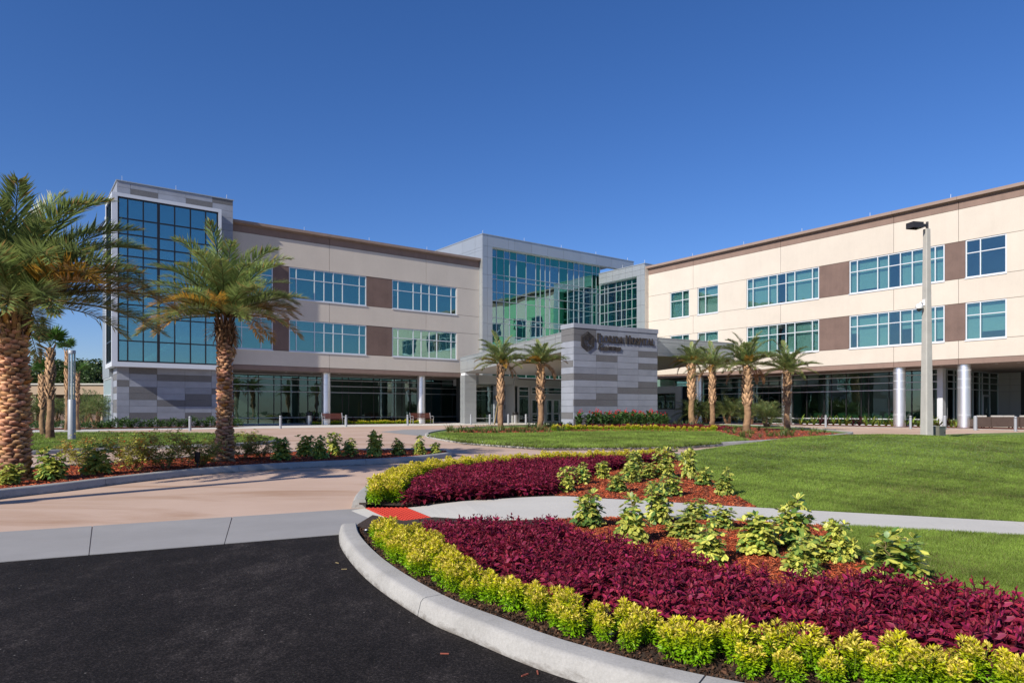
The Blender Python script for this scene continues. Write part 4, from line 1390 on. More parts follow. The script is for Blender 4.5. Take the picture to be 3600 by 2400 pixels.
# ---------------------------------------------------------------- vegetation
rs = np.random.RandomState(11)
def ordn(n):
    w = ['first', 'second', 'third', 'fourth', 'fifth', 'sixth', 'seventh', 'eighth', 'ninth', 'tenth', 'eleventh', 'twelfth']
    if n < 12:
        return w[n]
    n += 1
    return '%d%s' % (n, {1: 'st', 2: 'nd', 3: 'rd'}.get(n % 10 if n % 100 not in (11, 12, 13) else 0, 'th'))
ORD = ['first', 'second', 'third', 'fourth', 'fifth', 'sixth', 'seventh', 'eighth', 'ninth', 'tenth', 'eleventh', 'twelfth', 'thirteenth', 'fourteenth', 'fifteenth', 'sixteenth']

# leaf templates along +X, unit length
def tpl_simple(w=0.22, fold=0.05, droop=0.12):      # two faces folded on the midrib
    v = np.array([(0, 0, 0), (0.45, w, fold), (1, 0, -droop), (0.45, -w, fold)], float)
    return v, np.array([(0, 2, 1), (0, 3, 2)])
def tpl_leaf(w=0.25, fold=0.05, droop=0.15, wide=0.5):   # six faces, rim apart from the midrib
    v = [(0, 0, 0)]
    for x, k in ((0.28, 0.80), (wide + 0.1, 1.0), (0.84, 0.55)):
        z = -droop * x * x
        v += [(x, w * k, z + fold), (x, 0, z), (x, -w * k, z + fold)]
    v.append((1, 0, -droop))
    f = [(0, 2, 1), (0, 3, 2)]
    for a in (1, 4):
        f += [(a, a + 1, a + 4), (a, a + 4, a + 3), (a + 1, a + 2, a + 5), (a + 1, a + 5, a + 4)]
    f += [(7, 8, 10), (8, 9, 10)]
    v = np.array(v, float)
    rim = np.array([0, 1, 0, 1, 1, 0, 1, 1, 0, 1, 1], float)
    return v, np.array(f), rim

def tubes_np(paths, rad, col, seg=5):
    """thin stems as one triangle mesh"""
    V, F, C, n = [], [], [], 0
    for (P, r0, r1) in paths:
        P = np.asarray(P, float)
        m = len(P)
        for i in range(m):
            d = P[min(i + 1, m - 1)] - P[max(i - 1, 0)]
            d /= np.linalg.norm(d) + 1e-9
            a = np.cross(d, (0.3, 0.9, 0.2) if abs(d[2]) > 0.8 else (0, 0, 1))
            a /= np.linalg.norm(a)
            b = np.cross(d, a)
            r = r0 + (r1 - r0) * i / max(m - 1, 1)
            for k in range(seg):
                t = 2 * math.pi * k / seg
                V.append(P[i] + (a * math.cos(t) + b * math.sin(t)) * r)
        for i in range(m - 1):
            for k in range(seg):
                q, w = n + i * seg + k, n + i * seg + (k + 1) % seg
                F += [(q, w, w + seg), (q, w + seg, q + seg)]
        n += m * seg
    V = np.array(V)
    return V, np.array(F), np.tile(np.array(col, float), (len(V), 1))

# ---- golden edging plants: clumps of small leafy tufts
def gold_mesh(seed, n=820, r=0.073, h=0.148, dark=1.0, lf=0.0145, tufts=6):
    g = np.random.RandomState(seed)
    N = NP()
    tv, tf = tpl_simple(0.21, 0.05, 0.22)
    st = []
    for q in range(tufts):
        a = q * 2.4 + g.uniform(-0.5, 0.5)
        d = 0.0 if q == 0 else r * g.uniform(0.42, 0.72)
        hh = h * (1.0 if q == 0 else g.uniform(0.72, 1.0))
        cx, cy = d * math.cos(a), d * math.sin(a)
        rr = r * g.uniform(0.42, 0.58)
        m = n // tufts
        t = g.rand(m) ** 0.75                       # height along the shoot
        ph = g.rand(m) * 2 * math.pi
        prof = np.sin(np.clip(t * 0.80 + 0.22, 0, 1) * math.pi) ** 0.5 * (0.55 + 0.5 * g.rand(m))
        P = np.stack([cx * (0.45 + 0.55 * t) + rr * prof * np.cos(ph), cy * (0.45 + 0.55 * t) + rr * prof * np.sin(ph), 0.012 + hh * t * 0.97], 1)
        k = np.clip((P[:, 2] / h - 0.35) / 0.5, 0, 1)[:, None]
        col = np.array([0.21, 0.43, 0.006]) * (1 - k) + np.array([0.64, 0.62, 0.014]) * k
        hi = (g.rand(m) < 0.5 * (t > 0.72))[:, None]
        col = np.where(hi, np.array([0.78, 0.64, 0.12]), col) * (0.75 + 0.45 * g.rand(m, 1)) * dark
        M = rotmats(ph + g.randn(m) * 0.5, np.clip(-0.25 + 1.25 * t + g.randn(m) * 0.4, -0.8, 1.4), g.randn(m) * 0.6)
        N.add(*stamp(tv, tf, P, M, lf * (1 + 0.7 * g.rand(m)), None, col))
        st.append(([(0, 0, 0), (cx * 0.6, cy * 0.6, hh * 0.4), (cx, cy, hh * 0.9)], 0.004, 0.002))
    N.add(*tubes_np(st, 0, (0.16, 0.24, 0.03), 4))
    return N.mesh('golden_plant', 'gold_leaf')
gold_var = [gold_mesh(s) for s in range(6)]
def gold_line(pts, off, step, label, group, z, jit=0.4, s0=0.82, s1=1.18, start=0.0, name='golden_plant', meshes=None):
    line = offset_line(pts, off)
    d = [0]
    for a, b in zip(line[:-1], line[1:]):
        d.append(d[-1] + (Vector((b.x, b.y, 0)) - Vector((a.x, a.y, 0))).length)
    s, j, k = start, 0, 0
    while s < d[-1]:
        while j < len(d) - 2 and d[j + 1] < s:
            j += 1
        t = (s - d[j]) / max(d[j + 1] - d[j], 1e-9)
        p = line[j].lerp(line[j + 1], t)
        sc = rs.uniform(s0, s1)
        o = obj(name, (meshes or gold_var)[rs.randint(6)], None, (p.x + rs.uniform(-1, 1) * step * jit * 0.5, p.y + rs.uniform(-1, 1) * step * jit * 0.5, z), rs.uniform(0, 6.28), (sc * rs.uniform(0.95, 1.1), sc, sc * rs.uniform(0.92, 1.12)))
        tag(o, label % ordn(k), 'plant', group)
        s += step * rs.uniform(0.92, 1.08)
        k += 1
    return k
row1 = smooth_line([Gz(p) for p in ((1315, 1884), (1348, 1918), (1405, 1968), (1490, 2024), (1608, 2079), (1819, 2155), (2010, 2222), (2211, 2273), (2428, 2327), (2696, 2378), (2961, 2404), (3300, 2430), (3700, 2455), (4200, 2490))], 6)
lab = 'golden edging plant, %s from the ramp in the outer row inside the front kerb'
lab2 = 'golden edging plant, %s from the ramp in the second row behind the front kerb'
lab3 = 'golden edging plant, %s from the ramp in the third row touching the coleus'
grp = 'golden plants along the front kerb'
gold_line(row1, 0.0, 0.158, lab, grp, BED - 0.01)
gold_line(row1[2:], 0.128, 0.146, lab2, grp, BED - 0.01, start=0.08)
gold_line(row1[5:22], 0.25, 0.146, lab3, grp, BED - 0.01, start=0.05)
rowb = smooth_line([Gz(p) for p in ((1325, 1768), (1338, 1735), (1390, 1702), (1470, 1675), (1610, 1656), (1800, 1641), (2000, 1631), (2200, 1622), (2330, 1616))], 6)
labb = 'golden edging plant, %s from the ramp in the outer row along the drive kerb'
labc = 'golden edging plant, %s from the ramp in the inner row along the drive kerb'
gold_line(rowb, -0.02, 0.20, labb, 'golden plants along the drive kerb', BED - 0.01, s0=1.45, s1=1.75)
gold_line(rowb, -0.20, 0.20, labc, 'golden plants along the drive kerb', BED - 0.01, s0=1.4, s1=1.7, start=0.1)

# ---- coleus
def coleus_mesh(seed):
    g = np.random.RandomState(100 + seed)
    N = NP()
    tv, tf, rim = tpl_leaf(0.25, 0.045, 0.26, 0.34)
    base_c, rim_c = np.array([0.175, 0.006, 0.036]), np.array([0.30, 0.055, 0.03])
    for tip in range(5):
        a = tip * 2 * math.pi / 5 + g.uniform(-0.4, 0.4)
        r = 0.055 * (0 if tip == 0 else 1) * g.uniform(0.8, 1.3)
        cx, cy, cz = r * math.cos(a), r * math.sin(a), g.uniform(0.115, 0.17)
        P, az, pi_, sc, ic = [], [], [], [], []
        rot = g.uniform(0, 3)
        for lvl in range(4):
            z = cz - 0.028 * lvl
            L = (0.026, 0.046, 0.062, 0.066)[lvl] * g.uniform(0.85, 1.2)
            for q in range((2, 4, 4, 3)[lvl]):
                P.append((cx, cy, z + g.uniform(-0.006, 0.006)))
                az.append(rot + lvl * 0.8 + q * (math.pi / 2 if lvl else math.pi) + g.uniform(-0.3, 0.3))
                pi_.append((1.1, 0.65, 0.2, -0.3)[lvl] + g.uniform(-0.25, 0.25))
                sc.append(L)
                ic.append(g.uniform(0.6, 1.6) * (0.8, 1.2, 1.0, 0.6)[lvl] * np.array([1, g.uniform(0.7, 1.5), g.uniform(0.8, 1.6)]))
        P, az, pi_, sc, ic = map(np.array, (P, az, pi_, sc, ic))
        M = rotmats(az, pi_, g.randn(len(P)) * 0.3)
        tc = base_c[None] * (1 - rim[:, None]) + (0.7 * base_c + 0.3 * rim_c)[None] * rim[:, None]
        tc = np.where(rim[:, None] > 0, 0.62 * base_c + 0.38 * rim_c, base_c)
        N.add(*stamp(tv, tf, P, M, sc, tc, ic))
        N.add(*tubes_np([([(cx * 0.3, cy * 0.3, 0), (cx, cy, cz)], 0.004, 0.003)], 0, (0.06, 0.01, 0.02), 4))
    return N.mesh('coleus_plant', 'coleus_leaf')
col_var = [coleus_mesh(s) for s in range(7)]
row_in = offset_line(row1, 0.25)
col_front = [(p.x, p.y) for p in row_in if True][2:] + [(9.0, 2.9), (8.0, 3.3)] + [(p.x, p.y) for p in [Gz(q) for q in ((4100, 2250), (3600, 2165), (3380, 2120), (3180, 2100), (2950, 2098), (2740, 2085), (2440, 2022), (2230, 1958), (2050, 1905), (1965, 1872), (1900, 1866), (1720, 1868), (1545, 1862))]]
col_back = [(p.x, p.y) for p in offset_line(rowb, -0.45)] + [(p.x, p.y) for p in [Gz(q) for q in ((2230, 1640), (2120, 1660), (2030, 1690), (1960, 1735), (1800, 1748), (1600, 1764), (1420, 1775))]]
def fill(poly, step, jit=0.35):
    xs, ys = [p[0] for p in poly], [p[1] for p in poly]
    out = []
    y, r = min(ys), 0
    while y < max(ys):
        x = min(xs) + (step / 2 if r % 2 else 0)
        while x < max(xs):
            px, py = x + rs.uniform(-jit, jit) * step, y + rs.uniform(-jit, jit) * step
            if inside(px, py, poly):
                out.append((px, py))
            x += step
        y += step * 0.87
        r += 1
    return out
cf = fill(col_front, 0.13)
cf = [p for p in cf if -0.8 < p[0] / p[1] < 0.95 and p[1] > 1.8]
cf.sort(key=lambda p: math.hypot(p[0], p[1]))
vis = [p for p in cf if p[0] / p[1] < 0.80]
near_c, rest_c = vis[:300], [p for p in cf if p not in set(vis[:300])]
for (x, y) in near_c:
    s = rs.uniform(0.72, 1.0)
    tag(obj('coleus_plant', col_var[rs.randint(7)], None, (x, y, BED - 0.012), rs.uniform(0, 6.28), (s, s, s * rs.uniform(1.0, 1.3))), 'burgundy coleus plant in the mass planting behind the front golden row', 'plant', 'burgundy coleus in the front bed')
def merged(name, meshes, pts, mat, z, s0, s1, label, cat):
    src = []
    for me in meshes:
        V = np.empty(len(me.vertices) * 3, np.float32); me.vertices.foreach_get('co', V)
        F = np.empty(len(me.loops), np.int32); me.loops.foreach_get('vertex_index', F)
        C = np.empty(len(me.vertices) * 4, np.float32); me.color_attributes['col'].data.foreach_get('color', C)
        src.append((V.reshape(-1, 3), F.reshape(-1, 3), C.reshape(-1, 4)[:, :3]))
    N = NP()
    for p in pts:
        V, F, C = src[rs.randint(len(src))]
        s, a = rs.uniform(s0, s1), rs.uniform(0, 6.28)
        c_, s_ = math.cos(a), math.sin(a)
        W = V * s
        W = np.stack([W[:, 0] * c_ - W[:, 1] * s_ + p[0], W[:, 0] * s_ + W[:, 1] * c_ + p[1], W[:, 2] * rs.uniform(0.9, 1.15) + z], 1)
        N.add(W, F, C * rs.uniform(0.85, 1.15))
    o = obj(name, N.mesh(name, mat))
    tag(o, label, cat, None, 'stuff')
    return o
merged('coleus_bed', col_var, rest_c, 'coleus_leaf', BED - 0.012, 0.75, 1.0, 'burgundy coleus mass filling the far part of the front bed', 'plants')
cbk = fill(col_back, 0.145)
merged('coleus_bed', col_var, cbk, 'coleus_leaf', BED - 0.012, 1.0, 1.35, 'burgundy coleus mass in the bed behind the sidewalk', 'plants')

# ---- variegated umbrella shrubs
def scheff_mesh(seed, yellow=0.5):
    g = np.random.RandomState(300 + seed)
    N = NP()
    tv, tf, rim = tpl_leaf(0.25, 0.02, 0.18, 0.62)
    stems, heads = [], []
    ns = g.randint(4, 8)
    for s in range(ns):
        a = s * 2 * math.pi / ns + g.uniform(-0.5, 0.5)
        H = g.uniform(0.45, 1.0) if s else 1.0
        lean = g.uniform(0.10, 0.34) * (0.4 if s == 0 else 1)
        pts = [(0.05 * math.cos(a), 0.05 * math.sin(a), 0)]
        for i in range(1, 6):
            t = i / 5
            pts.append((lean * t ** 1.2 * math.cos(a) + 0.03 * g.randn() * t, lean * t ** 1.2 * math.sin(a) + 0.03 * g.randn() * t, H * t))
        stems.append((pts, 0.016, 0.008))
        P = np.array(pts)
        nh = int(g.uniform(13, 18))
        for h in range(nh):
            t = 0.16 + 0.84 * (h + g.rand() * 0.7) / nh
            i = min(int(t * 5), 4)
            p = P[i] + (P[i + 1] - P[i]) * (t * 5 - i)
            aa = h * 2.4 + g.uniform(-0.4, 0.4) + a
            pl = (0.11 + 0.12 * (1 - t)) * g.uniform(0.8, 1.3)
            hd = p + np.array([pl * math.cos(aa), pl * math.sin(aa), 0.045 + 0.03 * t])
            if t > 0.95:
                hd = p + np.array([0, 0, 0.05])
            stems.append(([tuple(p), tuple((p + hd) / 2 + np.array([0, 0, 0.015])), tuple(hd)], 0.006, 0.004))
            heads.append((hd, aa, t))
    for hd, aa, t in heads:
        nl = g.randint(6, 9)
        az = np.arange(nl) * 2 * math.pi / nl + g.uniform(0, 6)
        tilt = 0.45 * np.cos(az - aa)
        pitch = -0.45 - tilt * 1.1 + (1.15 if t > 0.85 else 0.75 * t) + g.randn(nl) * 0.22
        L = (0.145 + 0.06 * (1 - t)) * g.uniform(0.8, 1.2) * (0.85 + 0.3 * g.rand(nl))
        # blotchy variegation, leaf by leaf: green margin or yellow margin
        gr = np.array([0.085, 0.165, 0.04]) * g.uniform(0.8, 1.4)
        ye = np.array([0.72, 0.68, 0.14]) * g.uniform(0.8, 1.15)
        lt = np.array([0.30, 0.38, 0.07])
        for q in range(nl):
            u = g.rand()
            if u < yellow * 0.45:
                ca, cb = lt, ye
            elif u < yellow:
                ca, cb = ye, lt
            elif u < yellow + 0.2:
                ca, cb = lt, gr * 1.6
            else:
                ca, cb = gr, gr * 1.25
            tc = ca[None] * (1 - rim[:, None]) + cb[None] * rim[:, None]
            N.add(*stamp(tv, tf, hd[None], rotmats(az[q:q + 1], pitch[q:q + 1], g.randn(1) * 0.45), np.array([L[q]]), tc, np.ones((1, 3)) * g.uniform(0.8, 1.2)))
    return N.mesh('foliage', 'leaf'), npmesh('stem', *tubes_np(stems, 0, (1, 1, 1), 5)[:2], 'twig')
sch_var = [scheff_mesh(s, 0.72 if s % 2 else 0.56) for s in range(8)]
sch_count = 0
def scheff(px, py, top, w, label, z=BED, group=None):
    global sch_count
    p = G(px, py, z)
    H = (py - top) / FPX * p.y * 0.90
    W = w / FPX * p.y
    f, s = sch_var[sch_count % 8]
    sch_count += 1
    rt = thing('variegated_shrub', label, 'shrub', (p.x, p.y, z - 0.01), rs.uniform(0, 6.28), group)
    rt.scale = (W / 0.80, W / 0.80, H / 0.98)
    obj('stem', s, rt)
    fo = obj('foliage', f, rt)
    fo['kind'] = 'stuff'
def bed_of(lst, fmt, group, z=BED):
    lst = sorted(lst)
    for i, (px, py, top, w) in enumerate(lst):
        scheff(px, py, top, w, fmt % ORD[i] if i < len(lst) - 1 else fmt % 'last', z, group)
bed_of([(2069, 1852, 1718, 118), (2225, 1906, 1734, 135), (2317, 1841, 1700, 105), (2405, 1890, 1795, 120), (2447, 1822, 1749, 85), (2497, 1982, 1837, 140), (2535, 1856, 1768, 110), (2658, 1948, 1799, 165), (2788, 1925, 1734, 150), (2826, 2022, 1868, 140), (2952, 1975, 1822, 110), (2870, 1972, 1885, 105), (3155, 2062, 1858, 215)],
       'yellow and green variegated shrub, %s from the left in the red mulch before the sidewalk', 'variegated shrubs of the front bed')
bed_of([(1992, 1728, 1636, 66), (2049, 1700, 1623, 66), (2122, 1682, 1620, 56), (2172, 1728, 1657, 76), (2214, 1694, 1604, 80), (2235, 1655, 1584, 62), (2275, 1682, 1625, 62), (2336, 1680, 1566, 84), (2355, 1742, 1661, 100), (2424, 1686, 1574, 66), (2474, 1705, 1640, 66), (2549, 1740, 1640, 80), (2306, 1732, 1686, 70)],
       'yellow and green variegated shrub, %s from the left in the mulch behind the sidewalk', 'variegated shrubs of the back bed')
bed_of([(991, 1617, 1537, 78), (1071, 1604, 1529, 70), (1125, 1613, 1531, 60), (1175, 1602, 1518, 58), (1232, 1604, 1539, 66), (1316, 1607, 1514, 66), (1400, 1600, 1539, 56), (1473, 1598, 1531, 58), (1532, 1596, 1554, 40)],
       'low yellow-green shrub, %s from the second palm toward the island tip', 'shrubs at the island tip', BED + 0.01)
bed_of([(34, 1703, 1628, 88), (180, 1686, 1571, 108), (337, 1667, 1556, 115)],
       'bushy yellow-green shrub, %s from the left edge beside the near palm', 'shrubs beside the near palm', BED + 0.01)

# ---- loose red-flowered shrubs on the palm island
def firebush_mesh(seed):
    g = np.random.RandomState(500 + seed)
    N = NP()
    tv, tf = tpl_simple(0.22, 0.04, 0.1)
    stems, tips = [], []
    for s in range(14):
        a = g.uniform(0, 6.28)
        P = np.array([0.04 * math.cos(a), 0.04 * math.sin(a), 0.0])
        d = np.array([math.cos(a) * g.uniform(0.3, 0.9), math.sin(a) * g.uniform(0.3, 0.9), 1.0])
        d /= np.linalg.norm(d)
        pts = [tuple(P)]
        for i in range(6):
            P = P + d * 0.17
            d = d + g.randn(3) * 0.18 + np.array([0, 0, -0.03])
            d /= np.linalg.norm(d)
            pts.append(tuple(P))
            if i > 0:
                for b in range(4):
                    q = P + g.randn(3) * np.array([0.11, 0.11, 0.08])
                    stems.append(([tuple(P), tuple(q)], 0.004, 0.002))
                    tips.append((q, i))
        stems.append((pts, 0.012, 0.004))
    for q, i in tips:
        n = 8
        az = g.uniform(0, 6.28, n)
        col = np.array([0.34, 0.36, 0.08]) * (0.7 + 0.9 * g.rand(n, 1)) + np.array([0.10, 0.0, 0.0]) * (g.rand(n, 1) < 0.28)
        if i >= 3:
            m = g.rand(n) < 0.10
            col[m] = (0.50, 0.07, 0.02)
        N.add(*stamp(tv, tf, q[None] + g.randn(n, 3) * 0.025, rotmats(az, g.uniform(-0.5, 0.6, n), g.randn(n) * 0.4), 0.06 + 0.05 * g.rand(n), None, col))
    return N.mesh('foliage', 'leaf'), npmesh('stem', *tubes_np(stems, 0, (1, 1, 1), 4)[:2], 'twig')
fb_var = [firebush_mesh(s) for s in range(4)]
fbl = sorted([(285, 1642, 1540, 110), (463, 1651, 1521, 140), (585, 1647, 1521, 140), (708, 1637, 1536, 120), (853, 1613, 1518, 112), (922, 1612, 1550, 66), (758, 1618, 1545, 70)])
for i, (px, py, top, w) in enumerate(fbl):
    p = G(px, py, BED + 0.01)
    f, s = fb_var[i % 4]
    rt = thing('flowering_shrub', 'loose olive shrub with red flower tips, %s from the left between the two palms' % (ORD[i] if i < 6 else 'last'), 'shrub', (p.x, p.y, BED), rs.uniform(0, 6), 'red-tipped shrubs on the palm island')
    rt.scale = (w / FPX * p.y / 1.05,) * 2 + ((py - top) / FPX * p.y / 1.0,)
    obj('stem', s, rt)
    obj('foliage', f, rt)['kind'] = 'stuff'

# ---- palms
def frond_mesh(seed, pitch, L, nl=46, droop=1.0, kind='green', lw=0.020, ll=0.30, tone=1.0):
    g = np.random.RandomState(700 + seed)
    N = NP()
    n = 14
    P, D = [np.zeros(3)], []
    th = pitch
    for i in range(n):
        d = np.array([math.cos(th), 0.02 * g.randn(), math.sin(th)])
        D.append(d)
        P.append(P[-1] + d * L / n)
        th -= droop * (0.4 + 1.3 * i / n) * 1.6 / n * (0.45 + 0.75 * max(math.cos(th), 0.15))
    P = np.array(P)
    rc = {'green': (0.16, 0.17, 0.05), 'gold': (0.30, 0.19, 0.05), 'dead': (0.24, 0.15, 0.08)}[kind]
    N.add(*tubes_np([(P, 0.018 * L / 2, 0.003)], 0, rc, 4))
    tv, tf = tpl_simple(1.0, 0.25, 0.0)
    tv = tv.copy(); tv[:, 0] *= 1.0
    s = np.linspace(0.14, 0.99, nl)
    for side in (-1, 1):
        ss = np.clip(s + g.randn(nl) * 0.006, 0.1, 0.995)
        idx = np.minimum((ss * n).astype(int), n - 1)
        pos = P[idx] + (P[idx + 1] - P[idx]) * (ss * n - idx)[:, None]
        fd = (P[idx + 1] - P[idx]); fd /= np.linalg.norm(fd, axis=1)[:, None]
        sd = np.tile(np.array([0, float(side), 0]), (nl, 1))
        upv = np.cross(fd, sd) * side
        upv /= np.linalg.norm(upv, axis=1)[:, None]
        ang = np.radians(62 - 34 * ss) + g.randn(nl) * 0.10
        vang = np.radians(28) + g.randn(nl) * 0.28
        dirv = fd * np.cos(ang)[:, None] + (sd * np.cos(vang)[:, None] + upv * np.sin(vang)[:, None]) * np.sin(ang)[:, None]
        dirv[:, 2] -= 0.10 * droop
        dirv /= np.linalg.norm(dirv, axis=1)[:, None]
        ln = ll * L * (0.35 + 0.65 * np.sin(np.clip(ss * 1.05, 0, 1) * math.pi) ** 0.6) * (0.85 + 0.3 * g.rand(nl))
        wv = np.cross(dirv, upv); wv /= np.linalg.norm(wv, axis=1)[:, None]
        nv = np.cross(wv, dirv)
        M = np.stack([dirv, wv, nv], 2)
        sc = np.stack([ln, np.full(nl, lw * 0.5) * (0.8 + 0.4 * g.rand(nl)), np.full(nl, lw * 0.5)], 1)
        if kind == 'green':
            ic = np.array([0.138, 0.192, 0.072]) * (0.65 + 0.8 * g.rand(nl, 1))
            b = g.rand(nl) < 0.06 + 0.10 * (ss > 0.85)
            ic[b] = np.array([0.26, 0.19, 0.08]) * (0.8 + 0.4 * g.rand(b.sum(), 1))
        elif kind == 'gold':
            ic = np.array([0.36, 0.22, 0.04]) * (0.6 + 0.7 * g.rand(nl, 1))
            b = g.rand(nl) < 0.4
            ic[b] = np.array([0.17, 0.15, 0.04])
        else:
            ic = np.array([0.25, 0.17, 0.10]) * (0.6 + 0.8 * g.rand(nl, 1))
        ic = ic * tone
        N.add(*stamp(tv, tf, pos, M, sc, np.array([(1, 1, 1), (1, 1, 1), (1.25, 1.1, 0.9), (1, 1, 1)]), ic))
    return N.mesh('frond', 'palm_leaf')

def boss_trunk(seed, H, r0, r1, rows, per, boss=1.0):
    """trunk covered with rounded old leaf bases in a spiral"""
    g = np.random.RandomState(900 + seed)
    N = NP()
    core = [([(0, 0, -0.05)] + [(0, 0, H * i / 8) for i in range(1, 9)], r0 * 0.93, r1 * 0.93)]
    V, F, C = tubes_np(core, 0, (0.13, 0.07, 0.04), 14)
    rad = np.hypot(V[:, 0], V[:, 1])
    fl = 1 + 0.28 * np.exp(-np.clip(V[:, 2], 0, 9) / 0.22)
    V[:, 0] *= fl; V[:, 1] *= fl
    N.add(V, F, C)
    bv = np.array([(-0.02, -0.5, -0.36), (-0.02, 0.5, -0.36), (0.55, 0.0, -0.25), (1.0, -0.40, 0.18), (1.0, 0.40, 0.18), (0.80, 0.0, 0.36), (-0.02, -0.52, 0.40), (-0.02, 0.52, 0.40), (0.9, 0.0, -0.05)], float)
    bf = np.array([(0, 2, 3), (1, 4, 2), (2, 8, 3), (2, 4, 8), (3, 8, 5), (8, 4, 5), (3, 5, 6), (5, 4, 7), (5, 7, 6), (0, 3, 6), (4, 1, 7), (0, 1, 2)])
    P, az, sc, ic = [], [], [], []
    tot = rows * per
    for i in range(tot):                            # leaf bases follow a spiral, uneven in size
        t = (i + 0.5) / tot
        z = t * H + g.uniform(-0.015, 0.015)
        r = (r0 + (r1 - r0) * t) * (1 + 0.28 * math.exp(-max(z, 0) / 0.22)) * 0.90
        a = i * 2.39996 + g.uniform(-0.10, 0.10)
        P.append((r * math.cos(a), r * math.sin(a), z))
        az.append(a)
        w = 2 * math.pi * r / per * 1.12
        sc.append((r0 * 0.30 * boss * g.uniform(0.55, 1.45), w * g.uniform(0.8, 1.1), H / rows * g.uniform(1.15, 1.75)))
        c = np.array([0.50, 0.275, 0.15]) * g.uniform(0.55, 1.35) * np.array([1, g.uniform(0.9, 1.1), g.uniform(0.85, 1.2)])
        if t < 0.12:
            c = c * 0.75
        if g.rand() < 0.05:
            c = np.array([0.48, 0.20, 0.05])
        ic.append(c)
    P, az, sc, ic = map(np.array, (P, az, sc, ic))
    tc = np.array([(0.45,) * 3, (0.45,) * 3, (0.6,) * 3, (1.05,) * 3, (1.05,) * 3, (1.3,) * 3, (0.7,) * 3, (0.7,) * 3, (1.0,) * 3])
    N2 = NP()
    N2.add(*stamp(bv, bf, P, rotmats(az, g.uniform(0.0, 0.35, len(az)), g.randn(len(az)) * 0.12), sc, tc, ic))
    return N.mesh('trunk', 'bark_col', True), N2.mesh('leaf_bases', 'bark_col')

def boot_trunk(seed, H, r0, r1, smooth_to=0.40, nboot=70, bs=1.0):
    """fibrous lower trunk, split leaf boots pointing up above"""
    g = np.random.RandomState(950 + seed)
    N = NP()
    n = 40
    path = [(0.02 * math.sin(i * 0.35 + seed), 0.02 * math.cos(i * 0.3), H * i / n - (0.05 if i == 0 else 0)) for i in range(n + 1)]
    V, F, C = tubes_np([(path, r0, r1)], 0, (1, 1, 1), 14)
    k = 1 + 0.05 * g.randn(len(V)) + 0.25 * np.exp(-np.clip(V[:, 2], 0, 9) / 0.2)
    V[:, 0] *= k; V[:, 1] *= k
    t = V[:, 2] / H
    C = np.array([0.26, 0.165, 0.095])[None] * (0.7 + 0.5 * g.rand(len(V), 1))
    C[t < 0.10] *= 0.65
    N.add(V, F, C)
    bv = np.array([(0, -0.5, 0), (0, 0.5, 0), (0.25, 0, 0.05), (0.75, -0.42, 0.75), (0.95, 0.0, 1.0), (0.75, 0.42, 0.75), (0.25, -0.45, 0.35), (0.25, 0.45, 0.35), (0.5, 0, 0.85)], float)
    bf = np.array([(0, 2, 6), (1, 7, 2), (2, 4, 6), (2, 7, 4), (6, 4, 3), (7, 5, 4), (3, 4, 8), (4, 5, 8), (6, 3, 8), (8, 5, 7), (6, 8, 7), (0, 6, 1)])
    i = np.arange(nboot)
    z = H * (smooth_to + (0.97 - smooth_to) * i / nboot)
    a = i * 2.39996
    r = (r0 + (r1 - r0) * z / H) * 0.95
    P = np.stack([r * np.cos(a), r * np.sin(a), z], 1)
    s = g.uniform(0.7, 1.35, nboot) * bs
    sc = np.stack([r0 * 0.95 * s, r0 * 1.1 * s, 0.26 * s * (H / 2.6)], 1)
    ic = np.array([0.36, 0.235, 0.145]) * g.uniform(0.7, 1.25, (nboot, 1))
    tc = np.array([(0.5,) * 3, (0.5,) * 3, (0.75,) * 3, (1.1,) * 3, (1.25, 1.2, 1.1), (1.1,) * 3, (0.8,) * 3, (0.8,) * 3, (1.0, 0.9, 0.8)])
    N2 = NP()
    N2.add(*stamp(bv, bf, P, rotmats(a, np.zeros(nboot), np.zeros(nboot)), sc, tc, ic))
    return N.mesh('trunk', 'bark_col', True), N2.mesh('leaf_bases', 'bark_col')

def palm(name, label, loc, trunk, fronds, nf, L, group, seed, H, lean=0.0, gold=0.12, low=-0.45, high=1.45, rfoot=0.12, cat='palm tree', side=None):
    g = np.random.RandomState(seed)
    rt = thing(name, label, cat, loc, g.uniform(0, 6.28), group)
    obj('trunk', trunk[0], rt)
    obj('leaf_bases', trunk[1], rt)['kind'] = 'stuff'
    for i in range(nf):
        t = (i + 0.5) / nf
        pit = high + (low - high) * t ** 0.74 + g.uniform(-0.12, 0.12)
        az = i * 2.39996 + g.uniform(-0.25, 0.25)
        k = min(range(len(fronds['p'])), key=lambda q: abs(fronds['p'][q] - pit))
        kind = 'green'
        u = g.rand()
        if t > 0.55 and u < gold:
            kind = 'gold'
        elif t > 0.8 and u < gold * 1.6:
            kind = 'dead'
        me = fronds[kind][k % len(fronds[kind])] if kind == 'green' else fronds[kind][g.randint(len(fronds[kind]))]
        r = rfoot * (0.3 + 0.7 * t)
        obj('frond', me, rt, (r * math.cos(az), r * math.sin(az), H + 0.16 * (1 - t) * L * 0.4), az, g.uniform(0.85, 1.12))
    return rt

